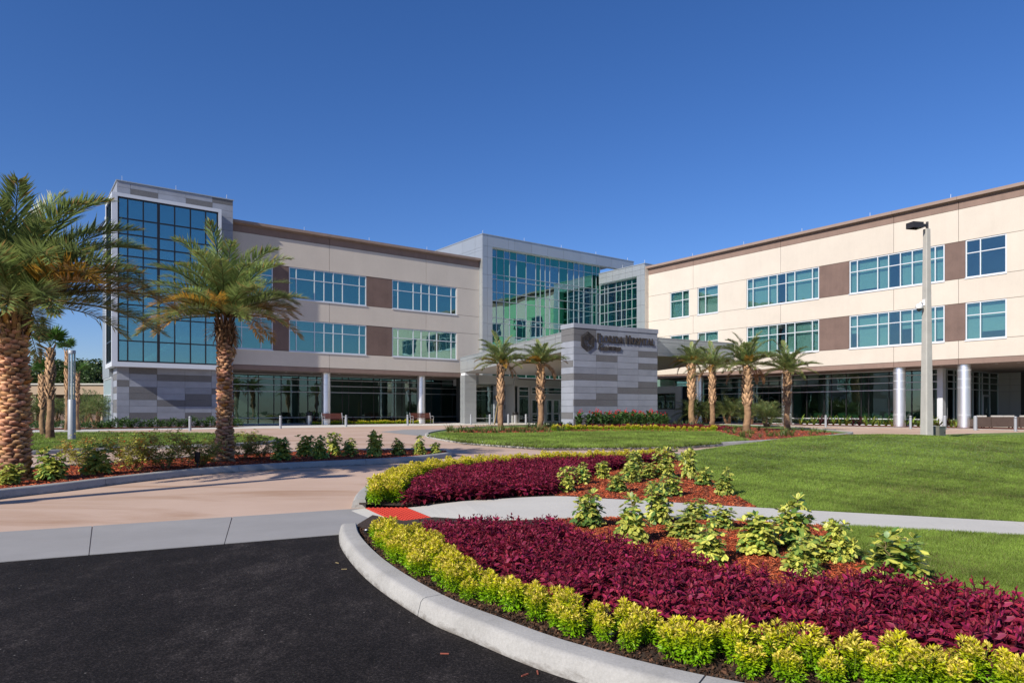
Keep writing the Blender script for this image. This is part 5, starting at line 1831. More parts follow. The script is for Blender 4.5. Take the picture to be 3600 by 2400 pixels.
def frond_set(seed, L, nl, lw, ll, tone=1.0):
    ps = [1.40, 1.15, 0.90, 0.65, 0.40, 0.15, -0.10, -0.40]
    return {'p': ps, 'green': [frond_mesh(seed + i, p, L, nl, (0.62 if p > 0.5 else 0.34) + 0.15 * (i % 2), 'green', lw, ll, tone) for i, p in enumerate(ps)],
            'gold': [frond_mesh(seed + 20 + i, p, L, nl, 0.6, 'gold', lw, ll, tone) for i, p in enumerate((0.45, 0.2))],
            'dead': [frond_mesh(seed + 30, -0.15, L * 0.8, nl, 1.0, 'dead', lw, ll, tone)]}
F_big = frond_set(0, 2.08, 104, 0.026, 0.20, 1.35)
F_mid = frond_set(50, 1.72, 92, 0.024, 0.19, 1.75)
F_isl = frond_set(100, 1.62, 70, 0.034, 0.19, 1.5)
F_pyg = frond_set(150, 0.95, 34, 0.018, 0.26)

pb = G(48, 1690, BED)
T1 = boss_trunk(1, 2.55, 0.190, 0.158, 46, 9, 1.2)
palm('date_palm', 'big date palm with knobbly brown trunk at the left edge of the photo', pb, T1, F_big, 76, 2.2, 'tall date palms on the left island', 5, 2.68, gold=0.10, low=0.02)
p2 = G(790, 1622, BED)
T2 = boss_trunk(2, 2.85, 0.150, 0.112, 46, 7, 1.25)
palm('date_palm', 'tall date palm with yellowing fronds standing right of the near palm', p2, T2, F_mid, 68, 1.6, 'tall date palms on the left island', 9, 3.05, gold=0.40, low=-0.02)
# ring of stubs and shaggy fibre under the crown
def stub_ring(parent, H, r, n, L, seed, cols):
    g = np.random.RandomState(seed)
    m = NP()
    bv = np.array([(0, -0.5, 0), (0, 0.5, 0), (0.9, -0.30, 1.0), (0.9, 0.30, 1.0), (0.25, -0.5, 0), (0.25, 0.5, 0), (1.02, -0.26, 0.93), (1.02, 0.26, 0.93)], float)
    bf = np.array([(0, 2, 1), (1, 2, 3), (4, 5, 6), (5, 7, 6), (0, 4, 2), (4, 6, 2), (1, 3, 5), (5, 3, 7), (2, 6, 3), (3, 6, 7)])
    a = np.arange(n) * 2.39996
    z = H * np.ones(n) - 0.50 + 0.52 * np.arange(n) / n
    P = np.stack([r * 0.8 * np.cos(a), r * 0.8 * np.sin(a), z], 1)
    sc = np.stack([np.full(n, L * 0.42), np.full(n, r * 0.42), np.full(n, L)], 1) * g.uniform(0.7, 1.15, (n, 1))
    ic = np.array([cols[g.randint(len(cols))] for _ in range(n)]) * g.uniform(0.7, 1.2, (n, 1))
    m.add(*stamp(bv, bf, P, rotmats(a, np.zeros(n), np.zeros(n)), sc, None, ic))
    o = obj('frond_stubs', m.mesh('frond_stubs', 'bark_col'), parent)
    o['kind'] = 'stuff'
palms_big = [o for o in COL.objects if o.name.startswith('date_palm')]
stub_ring(palms_big[0], 2.55, 0.185, 40, 0.30, 1, [(0.42, 0.22, 0.05), (0.30, 0.17, 0.06), (0.16, 0.09, 0.05), (0.38, 0.25, 0.10)])
stub_ring(palms_big[1], 2.90, 0.135, 48, 0.28, 2, [(0.17, 0.09, 0.05), (0.22, 0.13, 0.07), (0.12, 0.06, 0.03)])

# island palms
ip = [(1760, 1512, 1282, 24, 'leftmost island palm before the canopy column, with a wooden brace'), (1901, 1511, 1283, 26, 'island palm just left of the stone sign wall'),
      (2431, 1493, 1275, 25, 'slim island palm just right of the stone sign wall, behind the others'), (2504, 1506, 1297, 22, 'low-crowned island palm, second right of the sign wall'),
      (2627, 1516, 1287, 30, 'thickest island palm with bluish crown right of the sign wall'), (2767, 1511, 1304, 25, 'rightmost island palm in front of the round column')]
for i, (px, py, yc, tw_, lb) in enumerate(ip):
    p = G(px, py, BED + 0.01)
    H = (py - yc) / FPX * p.y
    r = tw_ / 2 / FPX * p.y * 0.74
    T = boot_trunk(i, H, r * 1.12, r * 0.85, 0.38, 78, 0.85)
    big = 1.12 if i == 4 else 1.0
    rt = palm('island_palm', lb, p, T, F_isl, 36 if i != 3 else 30, 1.85, 'palms on the centre island', 30 + i, H + 0.02, gold=0.22, low=0.0, high=1.45, rfoot=0.08)
    if big != 1.0:
        for c in rt.children:
            if c.name.startswith('frond'):
                c.scale = (big,) * 3
# braces
for (x0, y0, x1, y1) in ((1738, 1492, 1753, 1400), (2380, 1487, 2402, 1460)):
    a = G(x0, y0, 0.05)
    b = Vector(((x1 - CX) / FPX * a.y, a.y, (HY - y1) / FPX * a.y + EYE))
    d = (b - a)
    br = MB(a).tube([a, b], 0.05, 4).build('wooden_brace', 'twig', None, loc=a)
    tag(br, 'pale timber brace propped against the leftmost island palm' if x0 < 2000 else 'leaning timber brace beside the low feathery palms', 'brace')

# feathery low palms
def pygmy(px, py, H, label, sc=1.0, n=26, stems=3, seed=0, group='low feathery palms', z=BED):
    p = G(px, py, z)
    g = np.random.RandomState(seed + 77)
    rt = thing('pygmy_palm', label, 'palm', p, g.uniform(0, 6), group)
    for s in range(stems):
        a = s * 2.1 + g.uniform(-0.4, 0.4)
        tip = Vector((0.28 * math.cos(a) * sc, 0.28 * math.sin(a) * sc, H * g.uniform(0.8, 1.1)))
        base = Vector((0.12 * math.cos(a), 0.12 * math.sin(a), 0))
        MB().tube([base, base.lerp(tip, 0.5) + Vector((0.02, 0, 0)), tip], [0.075 * sc, 0.06 * sc, 0.05 * sc], 7).build('trunk', 'bark', rt, True)
        for i in range(n // stems + 4):
            t = i / (n // stems + 4)
            pit = 1.3 - 1.7 * t
            k = min(range(8), key=lambda q: abs(F_pyg['p'][q] - pit))
            obj('frond', F_pyg['green'][k], rt, tip, i * 2.39996 + g.uniform(-0.3, 0.3), sc * g.uniform(0.85, 1.15))
for i, (px, py, H) in enumerate(((2440, 1492, 0.95), (2480, 1490, 0.9), (2560, 1491, 1.0), (2640, 1492, 0.9), (2695, 1500, 0.8))):
    pygmy(px, py, H, 'low feathery palm clump, %s from the left behind the island palms' % ORD[i], 1.55 if i in (0, 2) else 1.35, 42, 3, i)
for i, (px, py, H) in enumerate(((60, 1500, 1.0), (130, 1500, 1.1), (200, 1497, 1.0), (300, 1498, 1.2), (338, 1500, 1.1))):
    pygmy(px, py, H, 'bushy feathery palm in the far-left planting, %s from the left' % ORD[i], 1.5, 30, 3, 20 + i, 'feathery palms left of the tower', 0.03)

# ---- fan palms at the far left
def fan_mesh(seed):
    g = np.random.RandomState(40 + seed)
    N = NP()
    N.add(*tubes_np([([(0, 0, 0), (0.25, 0, 0.02), (0.5, 0, 0)], 0.012, 0.008)], 0, (0.16, 0.2, 0.05), 4))
    tv, tf = tpl_simple(0.055, 0.03, 0.10)
    n = 24
    az = np.radians(np.linspace(-115, 115, n))
    P = np.tile(np.array([0.5, 0, 0.0]), (n, 1))
    col = np.array([0.07, 0.16, 0.03]) * (0.7 + 0.6 * g.rand(n, 1))
    N.add(*stamp(tv, tf, P, rotmats(az, g.randn(n) * 0.08 + 0.12, np.full(n, 0.3)), 0.5 + 0.08 * g.rand(n), None, col))
    return N.mesh('fan_leaf', 'palm_leaf')
fans = [fan_mesh(s) for s in range(3)]
fp = [(150, 1531, 1318, 24, 6, 'slim fan palm with ragged trunk just right of the near date palm'), (177, 1545, 1222, 30, 12, 'thick fan palm with bundled crown left of the light column'),
      (236, 1508, 1234, 16, 6, 'tall slim fan palm directly behind the light column'), (271, 1508, 1312, 18, 5, 'short fan palm trunk right of the light column')]
for i, (px, py, yc, tw_, nfan, lb) in enumerate(fp):
    p = G(px, py, BED)
    H = (py - yc) / FPX * p.y
    r = tw_ / 2 / FPX * p.y
    T = boot_trunk(20 + i, H, r * 0.82, r * 0.62, 0.42, 80, 0.72)
    rt = thing('fan_palm', lb, 'palm tree', p, i * 1.3, 'fan palms at the far left')
    obj('trunk', T[0], rt)
    obj('leaf_bases', T[1], rt)['kind'] = 'stuff'
    for k in range(nfan):
        o = obj('fan_leaf', fans[k % 3], rt, (0, 0, H), k * 2.4, 0.9)
        o.rotation_euler = (rs.uniform(-0.3, 0.3), -rs.uniform(0.55, 1.35), k * 2.4)

# ---- trees and low building behind
def tree(px, Y, H, Wd, label, seed, tone):
    g = np.random.RandomState(seed)
    X = (px - CX) / FPX * Y
    rt = thing('broadleaf_tree', label, 'tree', (X, Y, 0), 0, 'trees behind the low beige building')
    m = MB()
    tops = []
    m.tube([(0, 0, -0.1), (0.1, 0, H * 0.25), (0.0, 0.1, H * 0.5)], [0.28, 0.22, 0.15], 8)
    for k in range(7):
        a = k * 0.9 + g.uniform(-0.3, 0.3)
        e = (Wd * 0.36 * math.cos(a) * g.uniform(0.5, 1), Wd * 0.36 * math.sin(a) * g.uniform(0.5, 1), H * g.uniform(0.55, 0.85))
        m.tube([(0, 0, H * 0.35), (e[0] * 0.5, e[1] * 0.5, (H * 0.35 + e[2]) / 2 + 0.2), e], [0.12, 0.08, 0.03], 6)
        tops.append(e)
    m.build('trunk', 'bark', rt, True)
    N = NP()
    tv, tf = tpl_simple(0.30, 0.05, 0.1)
    for k in range(26):
        c = np.array([g.uniform(-0.42, 0.42) * Wd, g.uniform(-0.42, 0.42) * Wd, H * g.uniform(0.45, 0.92)])
        c[2] -= 0.25 * H * (np.hypot(c[0], c[1]) / (0.5 * Wd)) ** 2
        rr = g.uniform(0.10, 0.19) * Wd
        n = 230
        d = g.randn(n, 3); d /= np.linalg.norm(d, axis=1)[:, None]
        P = c + d * rr * (0.6 + 0.45 * g.rand(n, 1)) * np.array([1, 1, 0.75])
        col = np.array(tone) * (0.6 + 0.8 * g.rand(n, 1)) * (0.8 + 0.4 * g.rand())
        N.add(*stamp(tv, tf, P, rotmats(g.uniform(0, 6.28, n), g.uniform(-0.8, 0.8, n), g.randn(n)), 0.28 + 0.2 * g.rand(n), None, col))
    obj('crown', N.mesh('crown', 'leaf'), rt)['kind'] = 'stuff'
tn = [(0.05, 0.085, 0.02), (0.06, 0.10, 0.025), (0.045, 0.08, 0.025), (0.07, 0.11, 0.03)]
for i, (px, Y, H, Wd) in enumerate(((-60, 96, 8.6, 11), (30, 92, 7.6, 9), (110, 98, 8.4, 10), (200, 94, 8.0, 9), (275, 92, 8.8, 8), (330, 96, 8.9, 9), (385, 92, 8.2, 8), (455, 110, 9, 9))):
    tree(px, Y, H, Wd, 'dark evergreen tree, %s from the left beyond the low beige building' % ORD[i], 60 + i, tn[i % 4])
bl = thing('low_building', 'low beige building with flat canopy roof in the far left background', 'building', ((-40 - CX) / FPX * 80, 80, 0), 0)
m = MB(); m.box(-4, 14.6, 0, 8, 3.0, 4.15); m.build('roof_fascia', 'beige_wall', bl)
m = MB(); m.box(-4.2, 14.8, -0.2, 8, 4.15, 4.3); m.build('coping', 'walk_conc', bl)
m = MB(); m.box(-4, 14.2, 1.5, 7, 0, 3.0); m.build('wall', 'brown', bl)
for k in range(5):
    m = MB(); m.box(-3 + k * 3.9, -2.4 + k * 3.9, 0.2, 0.8, 0, 3.0); m.build('pillar', 'beige_wall', bl)
for k in range(4):
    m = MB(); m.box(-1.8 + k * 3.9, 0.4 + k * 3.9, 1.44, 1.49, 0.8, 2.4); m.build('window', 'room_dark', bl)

# ---- hedge shrubs and strappy plants
def shrub_mesh(seed, tone, n=420, leaf=0.09, r=0.34, h=0.6, wl=0.24):
    g = np.random.RandomState(seed)
    tv, tf = tpl_simple(wl, 0.05, 0.15)
    d = g.randn(n, 3); d[:, 2] = np.abs(d[:, 2]); d /= np.linalg.norm(d, axis=1)[:, None]
    P = d * np.array([r, r, h]) * (0.55 + 0.5 * g.rand(n, 1)); P[:, 2] += 0.03
    col = np.array(tone) * (0.5 + 1.0 * g.rand(n, 1))
    az = np.arctan2(d[:, 1], d[:, 0]) + g.randn(n) * 0.6
    V, F, C = stamp(tv, tf, P, rotmats(az, np.arcsin(d[:, 2]) * 0.7 + g.randn(n) * 0.4, g.randn(n) * 0.5), leaf * (0.7 + 0.6 * g.rand(n)), None, col)
    return npmesh('shrub', V, F, 'leaf', C)
hedge = [shrub_mesh(s, (0.055, 0.12, 0.025), 420, 0.12, 0.42, 0.55) for s in range(4)]
for i in range(15):
    u = 4.9 + i * 0.56
    p = B2W(u, 49.0 + 0.15 * (i % 2), 0.06)
    s = rs.uniform(0.85, 1.15)
    tag(obj('hedge_shrub', hedge[i % 4], None, p, rs.uniform(0, 6), (s, s, s * rs.uniform(0.8, 1.15))), 'dark green rounded shrub, %s from the left in the hedge along the tower base' % ordn(i), 'shrub', 'hedge along the tower base')
for i in range(12):
    p = G(60 + i * 30, 1506 - (i % 3) * 2, 0.03)
    s = rs.uniform(0.7, 1.1)
    tag(obj('ground_shrub', hedge[i % 4], None, p, rs.uniform(0, 6), (s, s, s * 0.7)), 'small dark shrub, %s from the left in the far-left planting below the palms' % ordn(i), 'shrub', 'low shrubs at the far left')

def strap_mesh(seed, n, L, w, cols, lo=0.5, hi=1.4, curve=0.8):
    g = np.random.RandomState(seed)
    N = NP()
    for k in range(n):
        a, e = g.uniform(0, 6.28), g.uniform(lo, hi)
        l = L * g.uniform(0.7, 1.2)
        c = np.array(cols[g.randint(len(cols))]) * g.uniform(0.7, 1.3)
        V, th, r, z = [], e, 0.02, 0.0
        m = 5
        for i in range(m + 1):
            ww = w * (0.55 + 0.45 * math.sin(math.pi * min(1, (i + 0.8) / m))) * (1 if i < m else 0.05)
            V += [(r, -ww, z), (r, ww, z + 0.25 * ww)]
            r += math.cos(th) * l / m; z += math.sin(th) * l / m
            th -= curve * 2 / m * (0.3 + i / m)
        V = np.array(V)
        ca, sa = math.cos(a), math.sin(a)
        V = np.stack([V[:, 0] * ca - V[:, 1] * sa, V[:, 0] * sa + V[:, 1] * ca, V[:, 2]], 1)
        F = []
        for i in range(m):
            q = 2 * i
            F += [(q, q + 2, q + 1), (q + 1, q + 2, q + 3)]
        N.add(V, np.array(F), np.tile(c, (len(V), 1)))
    return N.mesh('strap_leaves', 'leaf')
# loose brown fibre and dead leaf ends hanging under the big crowns
for k, (pl, hz, n_) in enumerate(((palms_big[0], 2.45, 46), (palms_big[1], 2.72, 90))):
    me = strap_mesh(60 + k, n_, 0.42, 0.012, [(0.13, 0.07, 0.04), (0.20, 0.12, 0.07), (0.09, 0.05, 0.03), (0.26, 0.17, 0.10)], -0.6, 0.9, 1.3)
    fo = obj('dead_fibre', me, pl, (0, 0, hz))
    fo.scale = (1.15, 1.15, 1.0)
    fo['kind'] = 'stuff'
liri = [strap_mesh(s, 34, 0.42, 0.010, [(0.10, 0.16, 0.03), (0.16, 0.20, 0.05), (0.08, 0.13, 0.03)], 0.6, 1.5, 0.7) for s in range(4)]
cordy = [strap_mesh(20 + s, 26, 0.75, 0.03, [(0.06, 0.015, 0.022), (0.04, 0.012, 0.015), (0.10, 0.03, 0.02)], 0.4, 1.5, 0.5) for s in range(2)]
broad = [strap_mesh(30 + s, 12, 0.70, 0.055, [(0.16, 0.24, 0.04), (0.26, 0.30, 0.07), (0.10, 0.17, 0.03)], 0.7, 1.5, 0.7) for s in range(3)]
darkb = [strap_mesh(40 + s, 14, 0.50, 0.05, [(0.045, 0.075, 0.035), (0.035, 0.05, 0.03), (0.06, 0.10, 0.035)], 0.5, 1.5, 0.7) for s in range(3)]
for i in range(34):
    px = 1575 + i * 12.2
    p = G(px, 1519 - 4 * math.sin(i * 1.7) - (3 if i > 25 else 0), BED + 0.01)
    tag(obj('grass_clump', liri[i % 4], None, p, i * 1.1, rs.uniform(0.8, 1.15)), 'green strap-leaf clump, %s from the left in the border left of the sign wall' % ordn(i), 'plant', 'strap-leaf border of the centre island')
for i, px in enumerate(sorted(rs.uniform(2540, 2930, 46))):
    t = (px - 2540) / 390
    py = rs.uniform(1505 + 8 * t, 1540 - 12 * abs(t - 0.25))
    p = G(px, py, BED + 0.01)
    if inside(p.x, p.y, m3_poly):
        tag(obj('grass_clump', liri[i % 4], None, p, i * 1.1, rs.uniform(0.5, 0.85)), 'low green clump, %s from the left in the mulch under the right palms' % ordn(i), 'plant', 'low clumps under the right palms')
for i in range(14):
    p = G(1860 + i * 11.5 + rs.uniform(-3, 3), 1503 + 2 * math.sin(i), BED + 0.01)
    tag(obj('border_plant', darkb[i % 3], None, p, i * 0.9, rs.uniform(0.7, 0.95)), 'dark broad-leaf plant, %s from the left at the left foot of the sign wall' % ordn(i), 'plant', 'dark plants at the sign wall foot')
for i in range(10):
    p = G(2350 + i * 13, 1499 + 3 * math.sin(i * 2), BED + 0.01)
    tag(obj('border_plant', darkb[i % 3], None, p, i * 0.9, rs.uniform(0.7, 1.0)), 'dark broad-leaf plant, %s from the left right of the sign wall foot' % ordn(i), 'plant', 'dark plants right of the sign wall')
# right storefront border: dark red and light green plants in turn
k = 0
for px in list(range(2815, 3310, 23)) + [3325, 3345, 3360, 3395, 3404]:
    v = on_u(px, 50.2 + 0.4 * (k % 2))
    p = B2W(50.2 + 0.4 * (k % 2), v, 0.03)
    red = k in (3, 4, 8, 9, 22)
    me = cordy[k % 2] if red else broad[k % 3]
    tag(obj('border_plant', me, None, p, k * 1.3, rs.uniform(0.95, 1.25)), ('dark red spiky plant, %s plant from the left before the right storefront' if red else 'light green broad-leaf plant, %s plant from the left before the right storefront') % ordn(k), 'plant', 'red plants before the right storefront' if red else 'green plants before the right storefront')
    k += 1
# dark plants and clipped row behind the benches
for i in range(30):
    px = 1104 + i * 14.0
    v = 53.4 + 0.35 * (i % 2)
    p = B2W(on_v(px, v), v, 0.03)
    tag(obj('border_plant', darkb[i % 3] if i % 5 else cordy[0], None, p, i * 1.1, rs.uniform(0.9, 1.2)), 'dark leafy plant, %s from the left behind the clipped row at the storefront' % ordn(i), 'plant', 'dark plants before the left storefront')
clip_var = [gold_mesh(40 + s, 260, 0.16, 0.26, 1.0, 0.045) for s in range(6)]
ln = [B2W(on_v(px, 52.3), 52.3, 0.03) for px in (1103, 1200, 1300, 1400, 1526)]
gold_line(ln, 0, 0.29, 'small clipped lime plant, %s from the left in the row behind the benches', 'clipped row behind the benches', 0.03, 0.1, name='clipped_plant', meshes=clip_var)
ln = smooth_line([G(*p, BED) for p in ((1948, 1515), (2050, 1512), (2200, 1513), (2350, 1515), (2515, 1517))], 4)
gold_line(ln, 0, 0.30, 'small clipped golden plant, %s from the left in the row below the sign wall', 'clipped row below the sign wall', BED + 0.01, 0.1, name='clipped_plant', meshes=clip_var)
tiny = []
for i in range(50):
    t = i / 49
    px = 1975 + 590 * t
    p = G(px, 1508 + 5 * max(0, (t - 0.8)) * 5, BED)
    tiny.append((p.x, p.y + 0.1))
merged('coleus_strip', col_var, [(x + rs.uniform(-.1, .1), y + rs.uniform(-.2, .4)) for x, y in tiny for _ in range(3)], 'coleus_leaf', BED + 0.005, 1.3, 1.7, 'thin burgundy strip behind the clipped golden row at the sign wall', 'plants')

# ---- cannas with red flowers
def canna_mesh(seed):
    g = np.random.RandomState(seed + 800)
    N, M_ = NP(), NP()
    tv, tf, rim = tpl_leaf(0.20, 0.05, 0.25)
    for s in range(6):
        x, y, H = g.uniform(-0.22, 0.22), g.uniform(-0.22, 0.22), g.uniform(0.7, 1.0)
        N.add(*tubes_np([([(x, y, 0), (x, y, H)], 0.014, 0.008)], 0, (0.10, 0.17, 0.05), 4))
        n = 9
        z = np.linspace(0.08, H * 0.85, n)
        ic = np.array([0.055, 0.125, 0.032]) * (0.7 + 0.8 * g.rand(n, 1))
        N.add(*stamp(tv, tf, np.stack([np.full(n, x), np.full(n, y), z], 1), rotmats(np.arange(n) * 2.4 + g.rand(n), g.uniform(0.5, 1.1, n), g.randn(n) * 0.3), g.uniform(0.28, 0.40, n), None, ic))
        if g.rand() < 0.42:
            m = 7
            M_.add(*stamp(tpl_simple(0.45, 0.1, 0.2)[0], tpl_simple()[1], np.array([x, y, H + 0.05]) + g.randn(m, 3) * np.array([0.03, 0.03, 0.05]), rotmats(g.uniform(0, 6, m), g.uniform(-0.3, 1, m), g.randn(m)), 0.06 + 0.04 * g.rand(m), None, np.array([0.62, 0.012, 0.02]) * (0.7 + 0.5 * g.rand(m, 1))))
    return N.mesh('foliage', 'leaf'), M_.mesh('flower', 'petal')
can_var = [canna_mesh(s) for s in range(4)]
for i in range(22):
    px = 2022 + i * 15.0
    p = G(px, 1501 + 3 * (i % 2) - 2, BED)
    rt = thing('canna_plant', 'red-flowered canna clump, %s from the left at the front of the sign wall' % ordn(i), 'plant', p, i * 1.7, 'red cannas before the sign wall')
    s = rs.uniform(0.9, 1.15)
    rt.scale = (s, s, s)
    obj('foliage', can_var[i % 4][0], rt)
    obj('flower', can_var[i % 4][1], rt)['kind'] = 'stuff'

# ---- grass blades
def grass(name, polys, n, y0, y1, xr, fn, label, h0=0.018, h1=0.036, w=0.0032, excl=None, tone=(0.22, 0.325, 0.05), seed=5, power=2.0):
    g = np.random.RandomState(seed)
    N = NP()
    # nearer strips get more tufts
    u = g.rand(n * 3)
    Y = 1.0 / (1.0 / y0 + u * (1.0 / y1 - 1.0 / y0))
    X = Y * g.uniform(xr[0], xr[1], n * 3)
    ok = np.zeros(len(X), bool)
    for p in polys:
        ok |= inside_np(X, Y, p)
    X, Y = X[ok][:n], Y[ok][:n]
    m = len(X)
    B = 4
    X = np.repeat(X, B) + g.randn(m * B) * 0.012
    Y = np.repeat(Y, B) + g.randn(m * B) * 0.012
    Zb = fn(X, Y)
    far = np.clip(Y / 9.0, 0.7, 3.0)
    hh = g.uniform(h0, h1, m * B) * np.clip(far ** 0.25, 0.9, 1.3)
    ww = w * far * g.uniform(0.7, 1.3, m * B)
    a = g.uniform(0, 6.28, m * B)
    ln = g.uniform(0.2, 0.9, m * B) * hh
    b = g.uniform(0, 6.28, m * B)
    V = np.empty((m * B, 3, 3))
    V[:, 0] = np.stack([X - ww * np.cos(a), Y - ww * np.sin(a), Zb - 0.004], 1)
    V[:, 1] = np.stack([X + ww * np.cos(a), Y + ww * np.sin(a), Zb - 0.004], 1)
    V[:, 2] = np.stack([X + ln * np.cos(b), Y + ln * np.sin(b), Zb + hh], 1)
    patch = 0.88 + 0.30 * np.sin(X * 1.9 + np.sin(Y * 1.3)) * np.sin(Y * 1.1 + 0.7 * X) + 0.14 * np.sin(X * 5.1 + np.sin(3 * Y)) * np.sin(Y * 4.3 + X) + 0.18 * np.sin(X * 13.0 + 2 * np.sin(Y * 5)) * np.sin(Y * 8.3 + 3 * np.sin(X * 2))
    c = np.array(tone)[None] * (patch * g.uniform(0.7, 1.35, m * B))[:, None]
    thin = np.sin(X * 0.83 + 1.3 * np.sin(Y * 0.7)) * np.sin(Y * 0.9 - 0.6 * X) + 0.5 * np.sin(X * 3.3 + Y) * np.sin(Y * 2.9)
    dry = g.rand(m * B) < 0.06 + 0.22 * np.clip(thin - 0.35, 0, 1)
    c[dry] = np.array([0.25, 0.21, 0.09]) * g.uniform(0.6, 1.1, (dry.sum(), 1))
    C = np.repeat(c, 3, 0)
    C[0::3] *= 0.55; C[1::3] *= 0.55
    o = obj(name, npmesh(name, V.reshape(-1, 3), np.arange(m * B * 3).reshape(-1, 3), 'grass', C))
    tag(o, label, 'grass', None, 'stuff')
grass('lawn_grass', [lawn_poly], 140000, 5.9, 30, (0.2, 1.15), mound, 'short green grass on the rolling lawn beyond the sidewalk')
grass('lawn_grass', [near_poly], 85000, 2.9, 7.4, (0.38, 1.2), lambda x, y: np.full_like(x, BED + 0.004), 'short green grass between the sidewalk and the front bed', seed=6)
def not_mulch(poly, hole):
    return poly
g3 = [(p.x, p.y) for p in [G(*q, BED) for q in ((1500, 1534), (1620, 1556), (1900, 1575), (2150, 1575), (2400, 1571), (2640, 1552), (2560, 1531), (2520, 1520), (2200, 1517), (1955, 1520), (1900, 1524), (1700, 1527), (1560, 1524))]]
grass('lawn_grass', [g3], 26000, 19, 38, (-0.14, 0.36), lambda x, y: np.full_like(x, BED + 0.012), 'short green grass on the centre island in front of the sign wall', 0.05, 0.09, 0.004, seed=7)
grass('lawn_grass', [isl2_poly], 16000, 17, 34, (-0.76, -0.3), lambda x, y: np.full_like(x, BED + 0.012), 'short green grass on the island behind the date palms', 0.05, 0.09, 0.004, seed=8)

# ---- mulch chips and soil crumbs
def chips(name, poly, n, z, L0, L1, w, cols, label, seed, flat=0.35):
    g = np.random.RandomState(seed)
    P = np.array(poly)
    X = g.uniform(P[:, 0].min(), P[:, 0].max(), n * 4)
    Y = g.uniform(P[:, 1].min(), P[:, 1].max(), n * 4)
    ok = inside_np(X, Y, poly)
    X, Y = X[ok][:n], Y[ok][:n]
    m = len(X)
    tv = np.array([(-0.5, -0.5, 0), (-0.5, 0.5, 0), (-0.5, 0, 0.7), (0.5, -0.4, 0), (0.5, 0.4, 0), (0.5, 0, 0.6)], float)
    tf = np.array([(0, 3, 2), (2, 3, 5), (2, 5, 1), (1, 5, 4), (3, 4, 5), (0, 2, 1)])
    col = np.array([cols[i] for i in g.randint(0, len(cols), m)]) * g.uniform(0.6, 1.5, (m, 1))
    sc = np.stack([g.uniform(L0, L1, m), w * g.uniform(0.6, 1.5, m), w * g.uniform(0.4, 1.0, m)], 1)
    V, F, C = stamp(tv, tf, np.stack([X, Y, np.full(m, z) + g.uniform(-0.002, 0.008, m)], 1), rotmats(g.uniform(0, 6.28, m), g.randn(m) * flat, g.randn(m) * 0.5), sc, None, col)
    o = obj(name, npmesh(name, V, F, 'chip', C))
    tag(o, label, 'mulch', None, 'stuff')
red = [(0.36, 0.07, 0.026), (0.26, 0.048, 0.018), (0.42, 0.12, 0.05), (0.15, 0.035, 0.018)]
mf = [(p.x, p.y) for p in mulch_front]
chips('mulch_chips', mf, 15000, BED, 0.02, 0.055, 0.008, red, 'red bark mulch in the front bed before the sidewalk', 1)
chips('mulch_chips', [(p.x, p.y) for p in mulch_back], 12000, BED, 0.025, 0.07, 0.010, red, 'red bark mulch in the bed behind the sidewalk', 2)
i1v = [p for p in isl1_poly]
chips('mulch_chips', i1v, 14000, BED + 0.012, 0.03, 0.09, 0.014, red, 'red bark mulch on the date palm island', 3)
chips('mulch_chips', m3_poly, 6000, BED + 0.018, 0.05, 0.12, 0.02, red, 'red bark mulch on the centre island', 4)
soil_c = [(0.045, 0.024, 0.014), (0.028, 0.015, 0.010), (0.075, 0.042, 0.024), (0.10, 0.05, 0.03)]
strip = [(p.x, p.y) for p in kf_in[:60]] + [(p.x, p.y) for p in reversed(offset_line(row1, 0.3))]
chips('soil_crumbs', strip, 14000, BED - 0.004, 0.008, 0.03, 0.010, soil_c, 'dark brown soil crumbs along the inside of the front kerb', 5, 0.6)
chips('soil_crumbs', [(p.x, p.y) for p in bed_back], 9000, BED - 0.004, 0.01, 0.035, 0.012, soil_c, 'dark brown soil crumbs under the back bed', 6, 0.6)
# ---------------------------------------------------------------- street furniture
def bollard(px, py, label, r=0.075, h=0.82):
    p = G(px, py)
    rt = thing('bollard', label, 'bollard', p, 0, 'bollards along the building front')
    MB().lathe([(r, 0), (r, h - 0.09)], 16).build('post', 'bollard_grey', rt, True)
    MB().lathe([(r * 0.82, h - 0.09), (r * 0.82, h - 0.065)], 16).build('groove', 'dark_metal', rt, True)
    MB().lathe([(r, h - 0.065), (r, h - 0.02), (r * 0.8, h)], 16).build('cap', 'bollard_grey', rt, True)
def post(px, py, label, r=0.095, h=0.86):
    p = G(px, py)
    rt = thing('bollard', label, 'bollard', p, 0, 'bollards along the building front')
    MB().lathe([(r, 0), (r, h - 0.05)], 16).build('post', 'bollard_grey', rt, True)
    MB().lathe([(r, h - 0.05), (r * 0.92, h - 0.02), (r * 0.5, h)], 16).build('cap', 'bollard_grey', rt, True)
for px, py, lb in ((668, 1514, 'grey bollard left of the tall date palm, before the tower hedge'), (986, 1506, 'grey bollard left of the litter bin at the left storefront'),
                   (1217, 1499.6, 'grey bollard at the right end of the left bench'), (1433, 1495.4, 'grey bollard between the two benches, near the right one'),
                   (1656, 1492, 'grey bollard in front of the canopy column'), (2903, 1501.4, 'grey bollard right of the island mulch tip'),
                   (3201, 1507.5, 'grey bollard just right of the third round column'), (3570, 1515.6, 'dark-topped grey bollard before the wicker sofas')):
    bollard(px, py, lb)
